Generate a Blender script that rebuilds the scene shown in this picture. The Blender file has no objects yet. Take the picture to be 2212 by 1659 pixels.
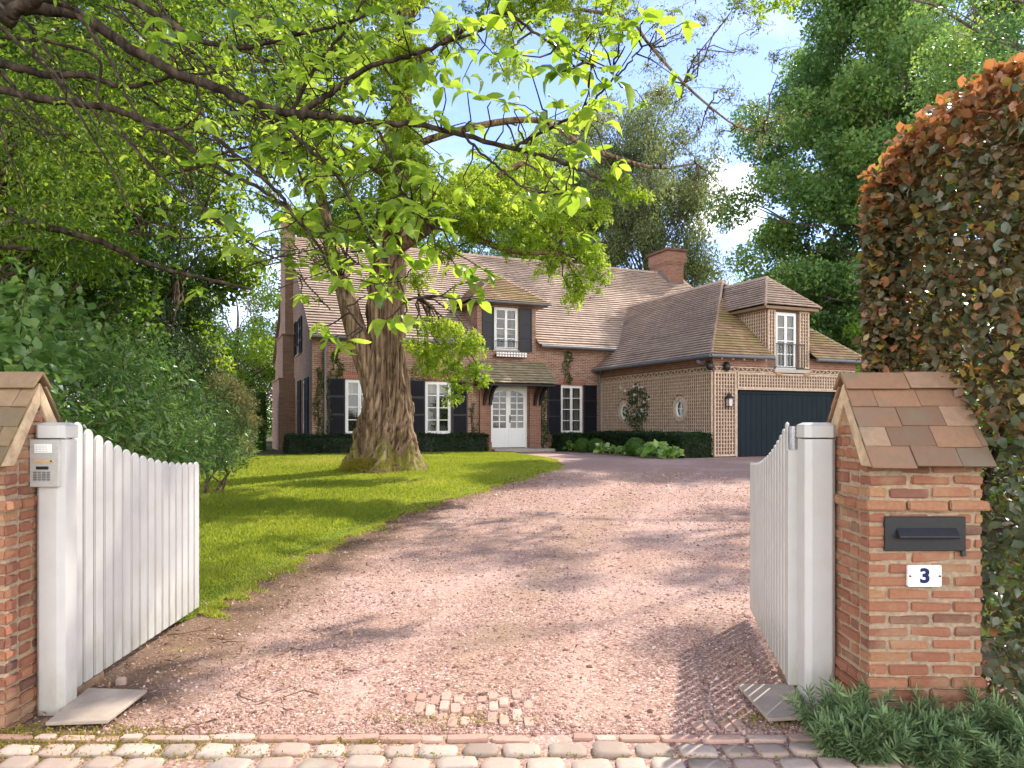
import bpy, bmesh, math, random
import numpy as np
from mathutils import Vector, Matrix
from mathutils.geometry import delaunay_2d_cdt

R = math.radians
rng = np.random.default_rng(7)
random.seed(7)
S = bpy.context.scene
COL = S.collection

# ------------------------------------------------------------------ camera model
FPX, CX, HY, EYE = 1600.0, 1106.0, 915.0, 1.55      # measured on a 2212 px wide view of the photograph


def P(x, y, Y):
    return np.array([(x - CX) / FPX * Y, Y, EYE + (HY - y) / FPX * Y])


def g(X, Y):
    t = np.clip((np.asarray(Y, float) - 5.0) / 17.0, 0, 1)
    return 0.46 * t * t * (3 - 2 * t)


def GP(x, y):                                         # pixel -> ground
    lo, hi = 2.0, 80.0
    for _ in range(50):
        m = (lo + hi) / 2
        yy = HY + FPX * (EYE - float(g(0, m))) / m
        if yy > y:
            lo = m
        else:
            hi = m
    return np.array([(x - CX) / FPX * m, m, float(g(0, m))])


TH = R(23.1)
UU = np.array([math.cos(TH), math.sin(TH), 0.0])
VV = np.array([-math.sin(TH), math.cos(TH), 0.0])
HA = np.array([3.65, 30.55, 0.46])


def H(u, v, z=0.0):                                   # house frame -> world
    return HA + UU * u + VV * v + np.array([0, 0, z])


# ------------------------------------------------------------------ node helpers
def new_mat(name):
    m = bpy.data.materials.new(name)
    m.use_nodes = True
    nt = m.node_tree
    nt.nodes.clear()
    out = nt.nodes.new('ShaderNodeOutputMaterial')
    return m, nt, out


def N(nt, t, **kw):
    n = nt.nodes.new('ShaderNode' + t)
    for k, v in kw.items():
        if k.startswith('i_'):
            n.inputs[int(k[2:]) if k[2:].isdigit() else k[2:].replace('_', ' ')].default_value = v
        else:
            setattr(n, k, v)
    return n


def L(nt, a, b):
    nt.links.new(a, b)


def ramp(nt, fac, stops, interp='LINEAR'):
    r = N(nt, 'ValToRGB')
    cr = r.color_ramp
    cr.interpolation = interp
    while len(cr.elements) < len(stops):
        cr.elements.new(0.5)
    for e, (p, c) in zip(cr.elements, stops):
        e.position = p
        e.color = (*c, 1)
    L(nt, fac, r.inputs[0])
    return r.outputs[0]


def mixc(nt, fac, a, b, mode='MIX'):
    m = N(nt, 'Mix', data_type='RGBA', blend_type=mode)
    for s, v in ((0, fac), (6, a), (7, b)):
        if hasattr(v, 'node'):
            L(nt, v, m.inputs[s])
        else:
            m.inputs[s].default_value = v if s == 0 else (*v, 1)
    return m.outputs[2]


def noise(nt, vec, scale, detail=4, rough=0.55, out=0):
    n = N(nt, 'TexNoise')
    n.inputs['Scale'].default_value = scale
    n.inputs['Detail'].default_value = detail
    n.inputs['Roughness'].default_value = rough
    if vec is not None:
        L(nt, vec, n.inputs['Vector'])
    return n.outputs[out]


def mapping(nt, vec, scale=(1, 1, 1), loc=(0, 0, 0)):
    m = N(nt, 'Mapping')
    m.inputs['Scale'].default_value = scale
    m.inputs['Location'].default_value = loc
    L(nt, vec, m.inputs['Vector'])
    return m.outputs[0]


def bump(nt, h, strength=0.5, dist=0.01, nrm=None):
    b = N(nt, 'Bump')
    b.inputs['Strength'].default_value = strength
    b.inputs['Distance'].default_value = dist
    L(nt, h, b.inputs['Height'])
    if nrm is not None:
        L(nt, nrm, b.inputs['Normal'])
    return b.outputs[0]


def principled(nt, out, col, rough=0.7, spec=0.3, nrm=None, metal=0.0):
    p = N(nt, 'BsdfPrincipled')
    if hasattr(col, 'node'):
        L(nt, col, p.inputs['Base Color'])
    else:
        p.inputs['Base Color'].default_value = (*col, 1)
    if hasattr(rough, 'node'):
        L(nt, rough, p.inputs['Roughness'])
    else:
        p.inputs['Roughness'].default_value = rough
    p.inputs['Specular IOR Level'].default_value = spec
    p.inputs['Metallic'].default_value = metal
    if nrm is not None:
        L(nt, nrm, p.inputs['Normal'])
    if out is not None:
        L(nt, p.outputs[0], out.inputs[0])
    return p


def coords(nt, kind='Object'):
    return N(nt, 'TexCoord').outputs[kind]


def attr(nt, name='rnd'):
    return N(nt, 'Attribute', attribute_name=name).outputs['Fac']


# ------------------------------------------------------------------ materials
def plain(name, col, rough=0.6, spec=0.3, nscale=30.0, var=0.12, bmp=0.1, metal=0.0, dirt=None):
    m, nt, out = new_mat(name)
    c = coords(nt)
    n = noise(nt, c, nscale, 5)
    n2 = noise(nt, c, 3.0, 4)
    lo = tuple(x * (1 - var) for x in col)
    hi = tuple(min(1, x * (1 + var)) for x in col)
    cc = ramp(nt, n, [(0.3, lo), (0.7, hi)])
    if dirt:
        f = ramp(nt, n2, [(0.52, (0, 0, 0)), (0.75, (0.55, 0.55, 0.55))])
        cc = mixc(nt, f, cc, dirt)
    principled(nt, out, cc, rough, spec, bump(nt, n, bmp, 0.004), metal)
    return m


def leaf_mat(name, stops, trans, tfac=0.45, rough=0.4, spec=0.35, tstops=None, mottle=0.0):
    m, nt, out = new_mat(name)
    a = attr(nt)
    if mottle:
        mo_ = N(nt, 'Math', operation='MULTIPLY_ADD', use_clamp=True)
        L(nt, noise(nt, coords(nt), 38, 5, .65), mo_.inputs[0])
        mo_.inputs[1].default_value = mottle
        ms0 = N(nt, 'Math', operation='SUBTRACT')
        L(nt, a, ms0.inputs[0])
        ms0.inputs[1].default_value = mottle * .5
        L(nt, ms0.outputs[0], mo_.inputs[2])
        a = mo_.outputs[0]
    col = ramp(nt, a, stops)
    p = principled(nt, None, col, rough, spec)
    t = N(nt, 'BsdfTranslucent')
    if tstops:
        L(nt, ramp(nt, a, tstops), t.inputs[0])
    else:
        tc = mixc(nt, 0.5, col, trans, 'MIX')
        L(nt, tc, t.inputs[0])
    mx = N(nt, 'MixShader')
    mx.inputs[0].default_value = tfac
    L(nt, p.outputs[0], mx.inputs[1])
    L(nt, t.outputs[0], mx.inputs[2])
    L(nt, mx.outputs[0], out.inputs[0])
    return m


def brick_mat(name, c1, c2, c3, mortar, bw=0.22, rh=0.066, ms=0.007, stain=(0.10, 0.055, 0.04), stainamt=0.5):
    m, nt, out = new_mat(name)
    c = coords(nt)
    sp = N(nt, 'SeparateXYZ')
    L(nt, c, sp.inputs[0])
    ad = N(nt, 'Math', operation='ADD')
    L(nt, sp.outputs[0], ad.inputs[0])
    L(nt, sp.outputs[1], ad.inputs[1])
    cb = N(nt, 'CombineXYZ')
    L(nt, ad.outputs[0], cb.inputs[0])
    L(nt, sp.outputs[2], cb.inputs[1])
    b = N(nt, 'TexBrick')
    b.offset = 0.5
    b.inputs['Scale'].default_value = 1.0
    b.inputs['Brick Width'].default_value = bw
    b.inputs['Row Height'].default_value = rh
    b.inputs['Mortar Size'].default_value = ms
    b.inputs['Mortar Smooth'].default_value = 0.3
    b.inputs['Bias'].default_value = -0.1
    b.inputs['Color1'].default_value = (*c1, 1)
    b.inputs['Color2'].default_value = (*c2, 1)
    b.inputs['Mortar'].default_value = (*mortar, 1)
    L(nt, cb.outputs[0], b.inputs['Vector'])
    n = noise(nt, c, 1.1, 6, 0.65)
    n2 = noise(nt, mapping(nt, cb.outputs[0], (3.2, 11, 1)), 1.0, 2)
    cc = mixc(nt, ramp(nt, n2, [(0.45, (0, 0, 0)), (0.62, (0.8, 0.8, 0.8))]), b.outputs[0], c3, 'MIX')
    inv = ramp(nt, b.outputs[1], [(0.2, (1, 1, 1)), (0.8, (0, 0, 0))])
    keep = mixc(nt, inv, b.outputs[0], cc)
    f = ramp(nt, n, [(0.5, (0, 0, 0)), (0.72, (stainamt,) * 3)])
    fin = mixc(nt, f, keep, stain)
    hh = mixc(nt, 0.25, ramp(nt, b.outputs[1], [(0, (1, 1, 1)), (1, (0, 0, 0))]), noise(nt, c, 60, 3), 'MIX')
    principled(nt, out, fin, 0.85, 0.15, bump(nt, hh, 0.6, 0.01))
    return m


def tile_mat(name, base, dark, light, moss, moss_amt):
    m, nt, out = new_mat(name)
    uv = coords(nt, 'UV')
    b = N(nt, 'TexBrick')
    b.offset = 0.5
    b.inputs['Scale'].default_value = 1.0
    b.inputs['Brick Width'].default_value = 0.17
    b.inputs['Row Height'].default_value = 1.0
    b.inputs['Mortar Size'].default_value = 0.004
    b.inputs['Color1'].default_value = (0, 0, 0, 1)
    b.inputs['Color2'].default_value = (1, 1, 1, 1)
    b.inputs['Mortar'].default_value = (0.2, 0.2, 0.2, 1)
    L(nt, uv, b.inputs['Vector'])
    c = coords(nt)
    col = ramp(nt, b.outputs[0], [(0.0, dark), (0.45, base), (1.0, light)])
    n1 = noise(nt, c, 0.55, 6, 0.6)
    col = mixc(nt, ramp(nt, n1, [(0.38, (0, 0, 0)), (0.68, (0.8, 0.8, 0.8))]), col, tuple(x * 0.66 for x in base))
    n3 = noise(nt, c, 9.0, 3)
    col = mixc(nt, ramp(nt, n3, [(0.64, (0, 0, 0)), (0.74, (0.5, 0.5, 0.5))]), col, (0.10, 0.07, 0.055))
    n2 = noise(nt, mapping(nt, c, (1, 1, 1), (5, 3, 1)), 0.9, 5)
    f = ramp(nt, n2, [(0.62 - moss_amt, (0, 0, 0)), (0.86 - moss_amt, (0.85, 0.85, 0.85))])
    col = mixc(nt, f, col, moss)
    principled(nt, out, col, 0.85, 0.15, bump(nt, noise(nt, c, 25, 4), 0.4, 0.01))
    return m


M = {}
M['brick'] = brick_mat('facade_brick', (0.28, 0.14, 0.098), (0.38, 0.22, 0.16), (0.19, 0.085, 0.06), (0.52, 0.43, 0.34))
M['brick_gable'] = brick_mat('gable_brick', (0.33, 0.20, 0.14), (0.41, 0.27, 0.20), (0.29, 0.165, 0.12), (0.36, 0.27, 0.21), stainamt=0.25)
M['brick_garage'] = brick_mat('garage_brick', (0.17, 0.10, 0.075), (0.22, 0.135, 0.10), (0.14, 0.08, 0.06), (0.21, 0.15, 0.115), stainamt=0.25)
M['brick_red'] = brick_mat('red_brick', (0.26, 0.115, 0.08), (0.32, 0.155, 0.11), (0.20, 0.085, 0.06), (0.36, 0.27, 0.21), stainamt=0.15)
M['brick_dark'] = brick_mat('dark_brick', (0.12, 0.065, 0.048), (0.17, 0.09, 0.065), (0.10, 0.05, 0.04), (0.16, 0.11, 0.09), stainamt=0.2)
M['soldier'] = brick_mat('soldier_brick', (0.30, 0.10, 0.065), (0.36, 0.13, 0.085), (0.24, 0.08, 0.055), (0.40, 0.31, 0.25), bw=0.07, rh=0.4, ms=0.008, stainamt=0.1)
M['tile'] = tile_mat('roof_tile', (0.54, 0.40, 0.31), (0.45, 0.32, 0.245), (0.61, 0.475, 0.375), (0.34, 0.27, 0.12), -0.02)
M['tile_moss'] = tile_mat('mossy_roof_tile', (0.44, 0.29, 0.18), (0.33, 0.20, 0.125), (0.54, 0.40, 0.25), (0.33, 0.28, 0.09), 0.16)
M['tile_porch'] = tile_mat('porch_roof_tile', (0.40, 0.32, 0.21), (0.29, 0.22, 0.15), (0.5, 0.42, 0.29), (0.26, 0.24, 0.11), 0.14)
M['trellis'] = plain('weathered_trellis_wood', (0.56, 0.42, 0.315), 0.75, 0.2, 12, 0.25, 0.2)
M['zinc'] = plain('zinc', (0.17, 0.17, 0.18), 0.5, 0.4, 15, 0.12, 0.05, 0.3)
M['white'] = plain('white_paint', (0.80, 0.80, 0.79), 0.38, 0.4, 8, 0.03, 0.03)
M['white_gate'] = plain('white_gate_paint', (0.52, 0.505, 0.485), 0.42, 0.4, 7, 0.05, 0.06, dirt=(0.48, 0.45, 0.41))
nt_ = M['white_gate'].node_tree
pb_ = [n_ for n_ in nt_.nodes if n_.type == 'BSDF_PRINCIPLED'][0]
src_ = pb_.inputs['Base Color'].links[0].from_socket
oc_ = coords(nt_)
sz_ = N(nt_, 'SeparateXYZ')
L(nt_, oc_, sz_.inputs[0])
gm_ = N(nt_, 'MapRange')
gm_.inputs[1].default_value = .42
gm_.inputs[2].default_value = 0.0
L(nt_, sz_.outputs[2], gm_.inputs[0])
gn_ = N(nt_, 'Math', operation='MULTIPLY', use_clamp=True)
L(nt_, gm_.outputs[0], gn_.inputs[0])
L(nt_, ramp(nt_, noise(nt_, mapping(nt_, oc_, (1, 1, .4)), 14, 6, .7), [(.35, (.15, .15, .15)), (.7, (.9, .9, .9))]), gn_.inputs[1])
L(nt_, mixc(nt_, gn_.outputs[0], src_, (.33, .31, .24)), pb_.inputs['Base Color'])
M['shutter'] = plain('black_shutter_paint', (0.017, 0.016, 0.022), 0.5, 0.3, 20, 0.2, 0.05)
M['black'] = plain('black_metal', (0.018, 0.018, 0.02), 0.4, 0.4, 40, 0.2, 0.08)
M['grey_plastic'] = plain('grey_panel_metal', (0.40, 0.385, 0.36), 0.45, 0.4, 60, 0.08, 0.04)
M['grey_dark'] = plain('dark_grey_key', (0.17, 0.165, 0.16), 0.5, 0.3, 60, 0.15, 0.04)
M['tan'] = plain('tan_name_card', (0.52, 0.36, 0.19), 0.5, 0.3, 40, 0.1, 0.02)
M['steel'] = plain('worn_steel', (0.32, 0.32, 0.33), 0.35, 0.5, 80, 0.35, 0.2, 0.8)
M['blue_enamel'] = plain('navy_enamel', (0.01, 0.018, 0.10), 0.25, 0.5, 40, 0.1, 0.0)
M['enamel'] = plain('white_enamel', (0.80, 0.79, 0.76), 0.22, 0.5, 30, 0.03, 0.02)
M['rust'] = plain('rusty_screw', (0.13, 0.06, 0.03), 0.7, 0.3, 90, 0.3, 0.1)
M['garage'] = plain('blue_grey_garage_paint', (0.008, 0.0155, 0.021), 0.6, 0.12, 3, 0.12, 0.03)
M['concrete'] = plain('pale_stone', (0.42, 0.37, 0.32), 0.8, 0.2, 18, 0.15, 0.2, dirt=(0.25, 0.22, 0.18))
M['plate'] = plain('worn_fibre_board', (0.36, 0.29, 0.235), 0.75, 0.2, 10, 0.15, 0.1, dirt=(0.27, 0.22, 0.17))
M['wood'] = plain('brown_wood', (0.24, 0.155, 0.10), 0.7, 0.2, 18, 0.25, 0.2)
M['oak'] = plain('orange_oak', (0.45, 0.22, 0.07), 0.6, 0.2, 18, 0.2, 0.1)
M['dark_wood'] = plain('dark_stained_wood', (0.025, 0.02, 0.02), 0.55, 0.3, 20, 0.25, 0.1)
M['curtain'] = plain('curtain_fabric', (0.22, 0.19, 0.165), 0.9, 0.05, 6, 0.3, 0.1)
M['blind'] = plain('blind_fabric', (0.42, 0.37, 0.31), 0.9, 0.05, 14, 0.1, 0.1)
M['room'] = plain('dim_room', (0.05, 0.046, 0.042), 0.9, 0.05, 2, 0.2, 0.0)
M['mortar'] = plain('lime_mortar', (0.33, 0.245, 0.17), 0.95, 0.05, 45, 0.25, 0.5, dirt=(0.36, 0.24, 0.13))
M['verge'] = plain('verge_mortar', (0.52, 0.385, 0.25), 0.95, 0.05, 14, 0.3, 0.5, dirt=(0.36, 0.21, 0.10))
M['twig'] = plain('twig_wood', (0.12, 0.075, 0.045), 0.8, 0.1, 30, 0.3, 0.1)
M['lantern_glass'] = plain('lantern_frosted_glass', (0.55, 0.50, 0.45), 0.25, 0.5, 20, 0.1, 0.0)
M['bulb'] = plain('lamp_glass', (0.85, 0.8, 0.7), 0.2, 0.5, 20, 0.03, 0.0)


def glass_mat():
    m, nt, out = new_mat('window_glass')
    t = N(nt, 'BsdfTransparent')
    t.inputs[0].default_value = (0.72, 0.74, 0.72, 1)
    gl = N(nt, 'BsdfGlossy')
    gl.inputs['Roughness'].default_value = 0.02
    gl.inputs[0].default_value = (0.9, 0.92, 0.95, 1)
    lw = N(nt, 'LayerWeight')
    lw.inputs[0].default_value = 0.25
    mx = N(nt, 'MixShader')
    f = N(nt, 'Math', operation='MULTIPLY_ADD')
    L(nt, lw.outputs[0], f.inputs[0])
    f.inputs[1].default_value = 0.6
    f.inputs[2].default_value = 0.035
    L(nt, f.outputs[0], mx.inputs[0])
    L(nt, t.outputs[0], mx.inputs[1])
    L(nt, gl.outputs[0], mx.inputs[2])
    L(nt, mx.outputs[0], out.inputs[0])
    return m


M['glass'] = glass_mat()


def rnd_mat(name, stops, rough=0.85, spec=0.15, nscale=50, bmp=0.5, dist=0.006, stain=None):
    m, nt, out = new_mat(name)
    c = coords(nt)
    col = ramp(nt, attr(nt), stops)
    n = noise(nt, c, nscale, 6, 0.6)
    col = mixc(nt, ramp(nt, n, [(0.35, (0.35, 0.35, 0.35)), (0.65, (0, 0, 0))]), col, tuple(x * 0.55 for x in stops[len(stops) // 2][1]))
    if stain:
        n2 = noise(nt, c, 4.0, 5, 0.6)
        col = mixc(nt, ramp(nt, n2, [(0.5, (0, 0, 0)), (0.68, (0.7, 0.7, 0.7))]), col, stain)
    principled(nt, out, col, rough, spec, bump(nt, n, bmp, dist))
    return m


M['pbrick'] = rnd_mat('pillar_brick', [(0, (0.15, 0.085, 0.065)), (0.2, (0.24, 0.105, 0.07)), (0.5, (0.30, 0.125, 0.075)), (0.8, (0.345, 0.165, 0.095)), (1, (0.38, 0.215, 0.115))], stain=(0.34, 0.225, 0.135))
M['ptile'] = rnd_mat('pillar_tile', [(0, (0.17, 0.105, 0.07)), (0.4, (0.25, 0.145, 0.09)), (0.8, (0.32, 0.175, 0.10)), (1, (0.33, 0.225, 0.145))], 0.6, 0.25, 30, 0.3, 0.004, stain=(0.17, 0.145, 0.10))
M['ptile_dark'] = rnd_mat('mossy_pillar_tile', [(0, (0.13, 0.10, 0.06)), (0.5, (0.22, 0.15, 0.085)), (1, (0.32, 0.21, 0.12))], 0.75, 0.25, 30, 0.3, 0.004, stain=(0.15, 0.12, 0.05))
M['sett'] = rnd_mat('stone_sett', [(0, (0.27, 0.20, 0.155)), (0.35, (0.40, 0.30, 0.24)), (0.75, (0.50, 0.395, 0.32)), (1, (0.44, 0.29, 0.23))], 0.75, 0.25, 35, 0.5, 0.006, stain=(0.36, 0.31, 0.25))
M['pavebrick'] = rnd_mat('paving_brick', [(0, (0.38, 0.22, 0.165)), (0.5, (0.50, 0.31, 0.24)), (1, (0.60, 0.44, 0.36))], 0.8, 0.2, 40, 0.5, 0.006, stain=(0.36, 0.26, 0.2))
M['pebble'] = rnd_mat('pink_gravel', [(0, (0.15, 0.075, 0.06)), (0.25, (0.32, 0.18, 0.145)), (0.55, (0.455, 0.28, 0.225)), (0.85, (0.58, 0.41, 0.335)), (1, (0.72, 0.62, 0.53))], 0.85, 0.15, 120, 0.2, 0.002)
M['litter'] = rnd_mat('leaf_litter', [(0, (0.10, 0.055, 0.035)), (0.4, (0.25, 0.14, 0.08)), (0.75, (0.45, 0.29, 0.17)), (0.95, (0.62, 0.47, 0.30)), (1, (0.38, 0.42, 0.08))], 0.8, 0.2, 50, 0.2, 0.002)


def bark_mat(name, dark, mid, light, zs=0.25, moss=None, sc=14):
    m, nt, out = new_mat(name)
    c = coords(nt)
    n = noise(nt, mapping(nt, c, (1, 1, zs * 0.5)), sc, 8, 0.65)
    n2 = noise(nt, c, 1.6, 4)
    col = ramp(nt, n, [(0.38, dark), (0.5, mid), (0.64, light)])
    col = mixc(nt, ramp(nt, n2, [(0.4, (0, 0, 0)), (0.7, (0.5, 0.5, 0.5))]), col, tuple(x * 0.7 for x in mid))
    if moss:
        sp = N(nt, 'SeparateXYZ')
        L(nt, c, sp.inputs[0])
        mr = N(nt, 'MapRange')
        mr.inputs[1].default_value = 1.0
        mr.inputs[2].default_value = 0.0
        L(nt, sp.outputs[2], mr.inputs[0])
        mu = N(nt, 'Math', operation='MULTIPLY')
        L(nt, mr.outputs[0], mu.inputs[0])
        L(nt, ramp(nt, noise(nt, c, 2.4, 4), [(0.47, (0, 0, 0)), (0.6, (1, 1, 1))]), mu.inputs[1])
        col = mixc(nt, mu.outputs[0], col, moss)
    principled(nt, out, col, 0.9, 0.1, bump(nt, n, 1.0, 0.03))
    return m


M['bark'] = bark_mat('fluted_bark', (0.028, 0.017, 0.011), (0.20, 0.13, 0.082), (0.40, 0.28, 0.185), 0.09, (0.22, 0.22, 0.03), 15)
M['bark_dark'] = bark_mat('dark_bark', (0.035, 0.025, 0.018), (0.10, 0.07, 0.045), (0.18, 0.13, 0.085), 0.5)
M['bark_grey'] = bark_mat('grey_bark', (0.07, 0.06, 0.05), (0.17, 0.14, 0.11), (0.27, 0.23, 0.19), 0.5)

M['bark_near'] = bark_mat('dark_twig_bark', (0.018, 0.013, 0.010), (0.05, 0.036, 0.025), (0.11, 0.082, 0.058), 0.5)
M['lf_near'] = leaf_mat('glossy_magnolia_leaf', [(0, (0.05, 0.10, 0.015)), (0.6, (0.10, 0.19, 0.02)), (1, (0.16, 0.26, 0.03))], (0.55, 0.75, 0.06), 0.56, 0.28, 0.5,
                        [(0, (0.20, 0.36, 0.02)), (0.6, (0.45, 0.63, 0.045)), (1, (0.62, 0.76, 0.08))], 1.1)
M['lf_fern'] = leaf_mat('feathery_leaf', [(0, (0.09, 0.16, 0.014)), (0.5, (0.17, 0.27, 0.022)), (1, (0.26, 0.35, 0.035))], (0.5, 0.7, 0.06), 0.5, 0.5, 0.2,
                        [(0, (0.32, 0.48, 0.03)), (0.5, (0.52, 0.68, 0.05)), (1, (0.68, 0.78, 0.09))])
M['lf_canopy'] = leaf_mat('canopy_leaf', [(0, (0.014, 0.035, 0.006)), (0.5, (0.03, 0.07, 0.009)), (1, (0.07, 0.13, 0.016))], (0.4, 0.6, 0.05), 0.5, 0.42, 0.3,
                          [(0, (0.12, 0.24, 0.015)), (0.5, (0.32, 0.48, 0.03)), (1, (0.62, 0.74, 0.07))])
M['lf_dark'] = leaf_mat('dark_green_leaf', [(0, (0.011, 0.03, 0.008)), (0.6, (0.022, 0.058, 0.013)), (1, (0.055, 0.11, 0.02))], (0.2, 0.35, 0.04), 0.4, 0.4, 0.3,
                        [(0, (0.06, 0.15, 0.015)), (0.6, (0.14, 0.28, 0.025)), (1, (0.32, 0.46, 0.05))])
M['lf_blue'] = leaf_mat('blue_green_leaf', [(0, (0.065, 0.13, 0.045)), (0.5, (0.12, 0.215, 0.07)), (1, (0.22, 0.32, 0.09))], (0.2, 0.4, 0.08), 0.42, 0.4, 0.3,
                        [(0, (0.14, 0.29, 0.06)), (0.6, (0.28, 0.47, 0.09)), (1, (0.6, 0.7, 0.10))])
M['lf_grey'] = leaf_mat('grey_green_leaf', [(0, (0.06, 0.08, 0.035)), (0.5, (0.12, 0.15, 0.06)), (1, (0.20, 0.23, 0.10))], (0.3, 0.38, 0.12), 0.4, 0.5, 0.3,
                        [(0, (0.16, 0.22, 0.06)), (0.5, (0.30, 0.38, 0.10)), (1, (0.45, 0.5, 0.16))])
M['lf_lime'] = leaf_mat('lime_leaf', [(0, (0.08, 0.16, 0.015)), (0.5, (0.14, 0.25, 0.02)), (1, (0.24, 0.34, 0.03))], (0.5, 0.7, 0.06), 0.5, 0.5, 0.2,
                        [(0, (0.25, 0.45, 0.03)), (0.5, (0.42, 0.62, 0.05)), (1, (0.62, 0.72, 0.08))])
M['lf_shrub'] = leaf_mat('shrub_leaf', [(0, (0.035, 0.07, 0.02)), (0.5, (0.08, 0.15, 0.04)), (1, (0.24, 0.34, 0.12))], (0.3, 0.5, 0.1), 0.38, 0.33, 0.5,
                         [(0, (0.10, 0.24, 0.04)), (0.5, (0.22, 0.42, 0.07)), (1, (0.45, 0.62, 0.12))])
M['lf_olive'] = leaf_mat('olive_leaf', [(0, (0.09, 0.085, 0.03)), (0.5, (0.17, 0.16, 0.06)), (1, (0.27, 0.25, 0.11))], (0.4, 0.4, 0.12), 0.35, 0.5, 0.3)
M['lf_yew'] = leaf_mat('clipped_hedge_leaf', [(0, (0.010, 0.022, 0.008)), (0.6, (0.022, 0.045, 0.014)), (1, (0.05, 0.085, 0.022))], (0.06, 0.12, 0.02), 0.28, 0.45, 0.3)
M['lf_box'] = leaf_mat('box_leaf', [(0, (0.05, 0.12, 0.02)), (0.6, (0.09, 0.19, 0.03)), (1, (0.15, 0.27, 0.05))], (0.3, 0.5, 0.06), 0.38, 0.45, 0.3)
M['lf_hosta'] = leaf_mat('hosta_leaf', [(0, (0.13, 0.27, 0.045)), (0.5, (0.24, 0.42, 0.08)), (0.8, (0.42, 0.54, 0.16)), (1, (0.7, 0.75, 0.55))], (0.4, 0.6, 0.08), 0.42, 0.35, 0.4)
M['lf_ivy'] = leaf_mat('ivy_leaf', [(0, (0.03, 0.06, 0.012)), (0.6, (0.065, 0.12, 0.02)), (1, (0.16, 0.18, 0.05))], (0.12, 0.2, 0.03), 0.25, 0.35, 0.4)
M['lf_copper'] = leaf_mat('copper_beech_leaf', [(0, (0.065, 0.11, 0.055)), (0.3, (0.15, 0.145, 0.08)), (0.55, (0.22, 0.14, 0.085)), (0.72, (0.30, 0.23, 0.06)), (0.78, (0.28, 0.15, 0.06)), (1, (0.42, 0.19, 0.09))], (0.5, 0.2, 0.05), 0.36, 0.27, 0.6,
                          [(0, (0.10, 0.14, 0.03)), (0.35, (0.22, 0.16, 0.04)), (0.6, (0.40, 0.18, 0.05)), (0.72, (0.50, 0.42, 0.05)), (0.78, (0.60, 0.22, 0.05)), (1, (0.64, 0.26, 0.09))], .22)
M['lf_purple'] = leaf_mat('purple_leaf', [(0, (0.05, 0.018, 0.025)), (1, (0.15, 0.05, 0.06))], (0.3, 0.08, 0.1), 0.4, 0.5, 0.2)
M['lf_spurge'] = leaf_mat('blue_green_spurge_leaf', [(0, (0.09, 0.155, 0.07)), (0.5, (0.19, 0.285, 0.13)), (1, (0.33, 0.42, 0.19))], (0.25, 0.4, 0.1), 0.35, 0.5, 0.25)
M['lf_rose'] = leaf_mat('rose_leaf', [(0, (0.025, 0.05, 0.018)), (0.8, (0.07, 0.12, 0.04)), (1, (0.12, 0.18, 0.06))], (0.15, 0.3, 0.06), 0.35, 0.4, 0.3)
M['petal'] = leaf_mat('white_petal', [(0, (0.7, 0.68, 0.62)), (1, (0.85, 0.84, 0.8))], (0.8, 0.8, 0.75), 0.3, 0.6, 0.2)
M['cone'] = leaf_mat('brown_seed_cone', [(0, (0.06, 0.035, 0.02)), (1, (0.18, 0.10, 0.05))], (0.2, 0.1, 0.04), 0.15, 0.7, 0.1)
M['grass'] = leaf_mat('grass_blade', [(0, (0.12, 0.17, 0.018)), (0.5, (0.22, 0.285, 0.028)), (0.75, (0.33, 0.35, 0.045)), (1, (0.46, 0.39, 0.12))], (0.62, 0.66, 0.05), 0.5, 0.5, 0.25)
M['moss'] = leaf_mat('moss', [(0, (0.14, 0.15, 0.015)), (0.6, (0.28, 0.25, 0.03)), (1, (0.36, 0.22, 0.05))], (0.4, 0.4, 0.05), 0.3, 0.8, 0.1)


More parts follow.
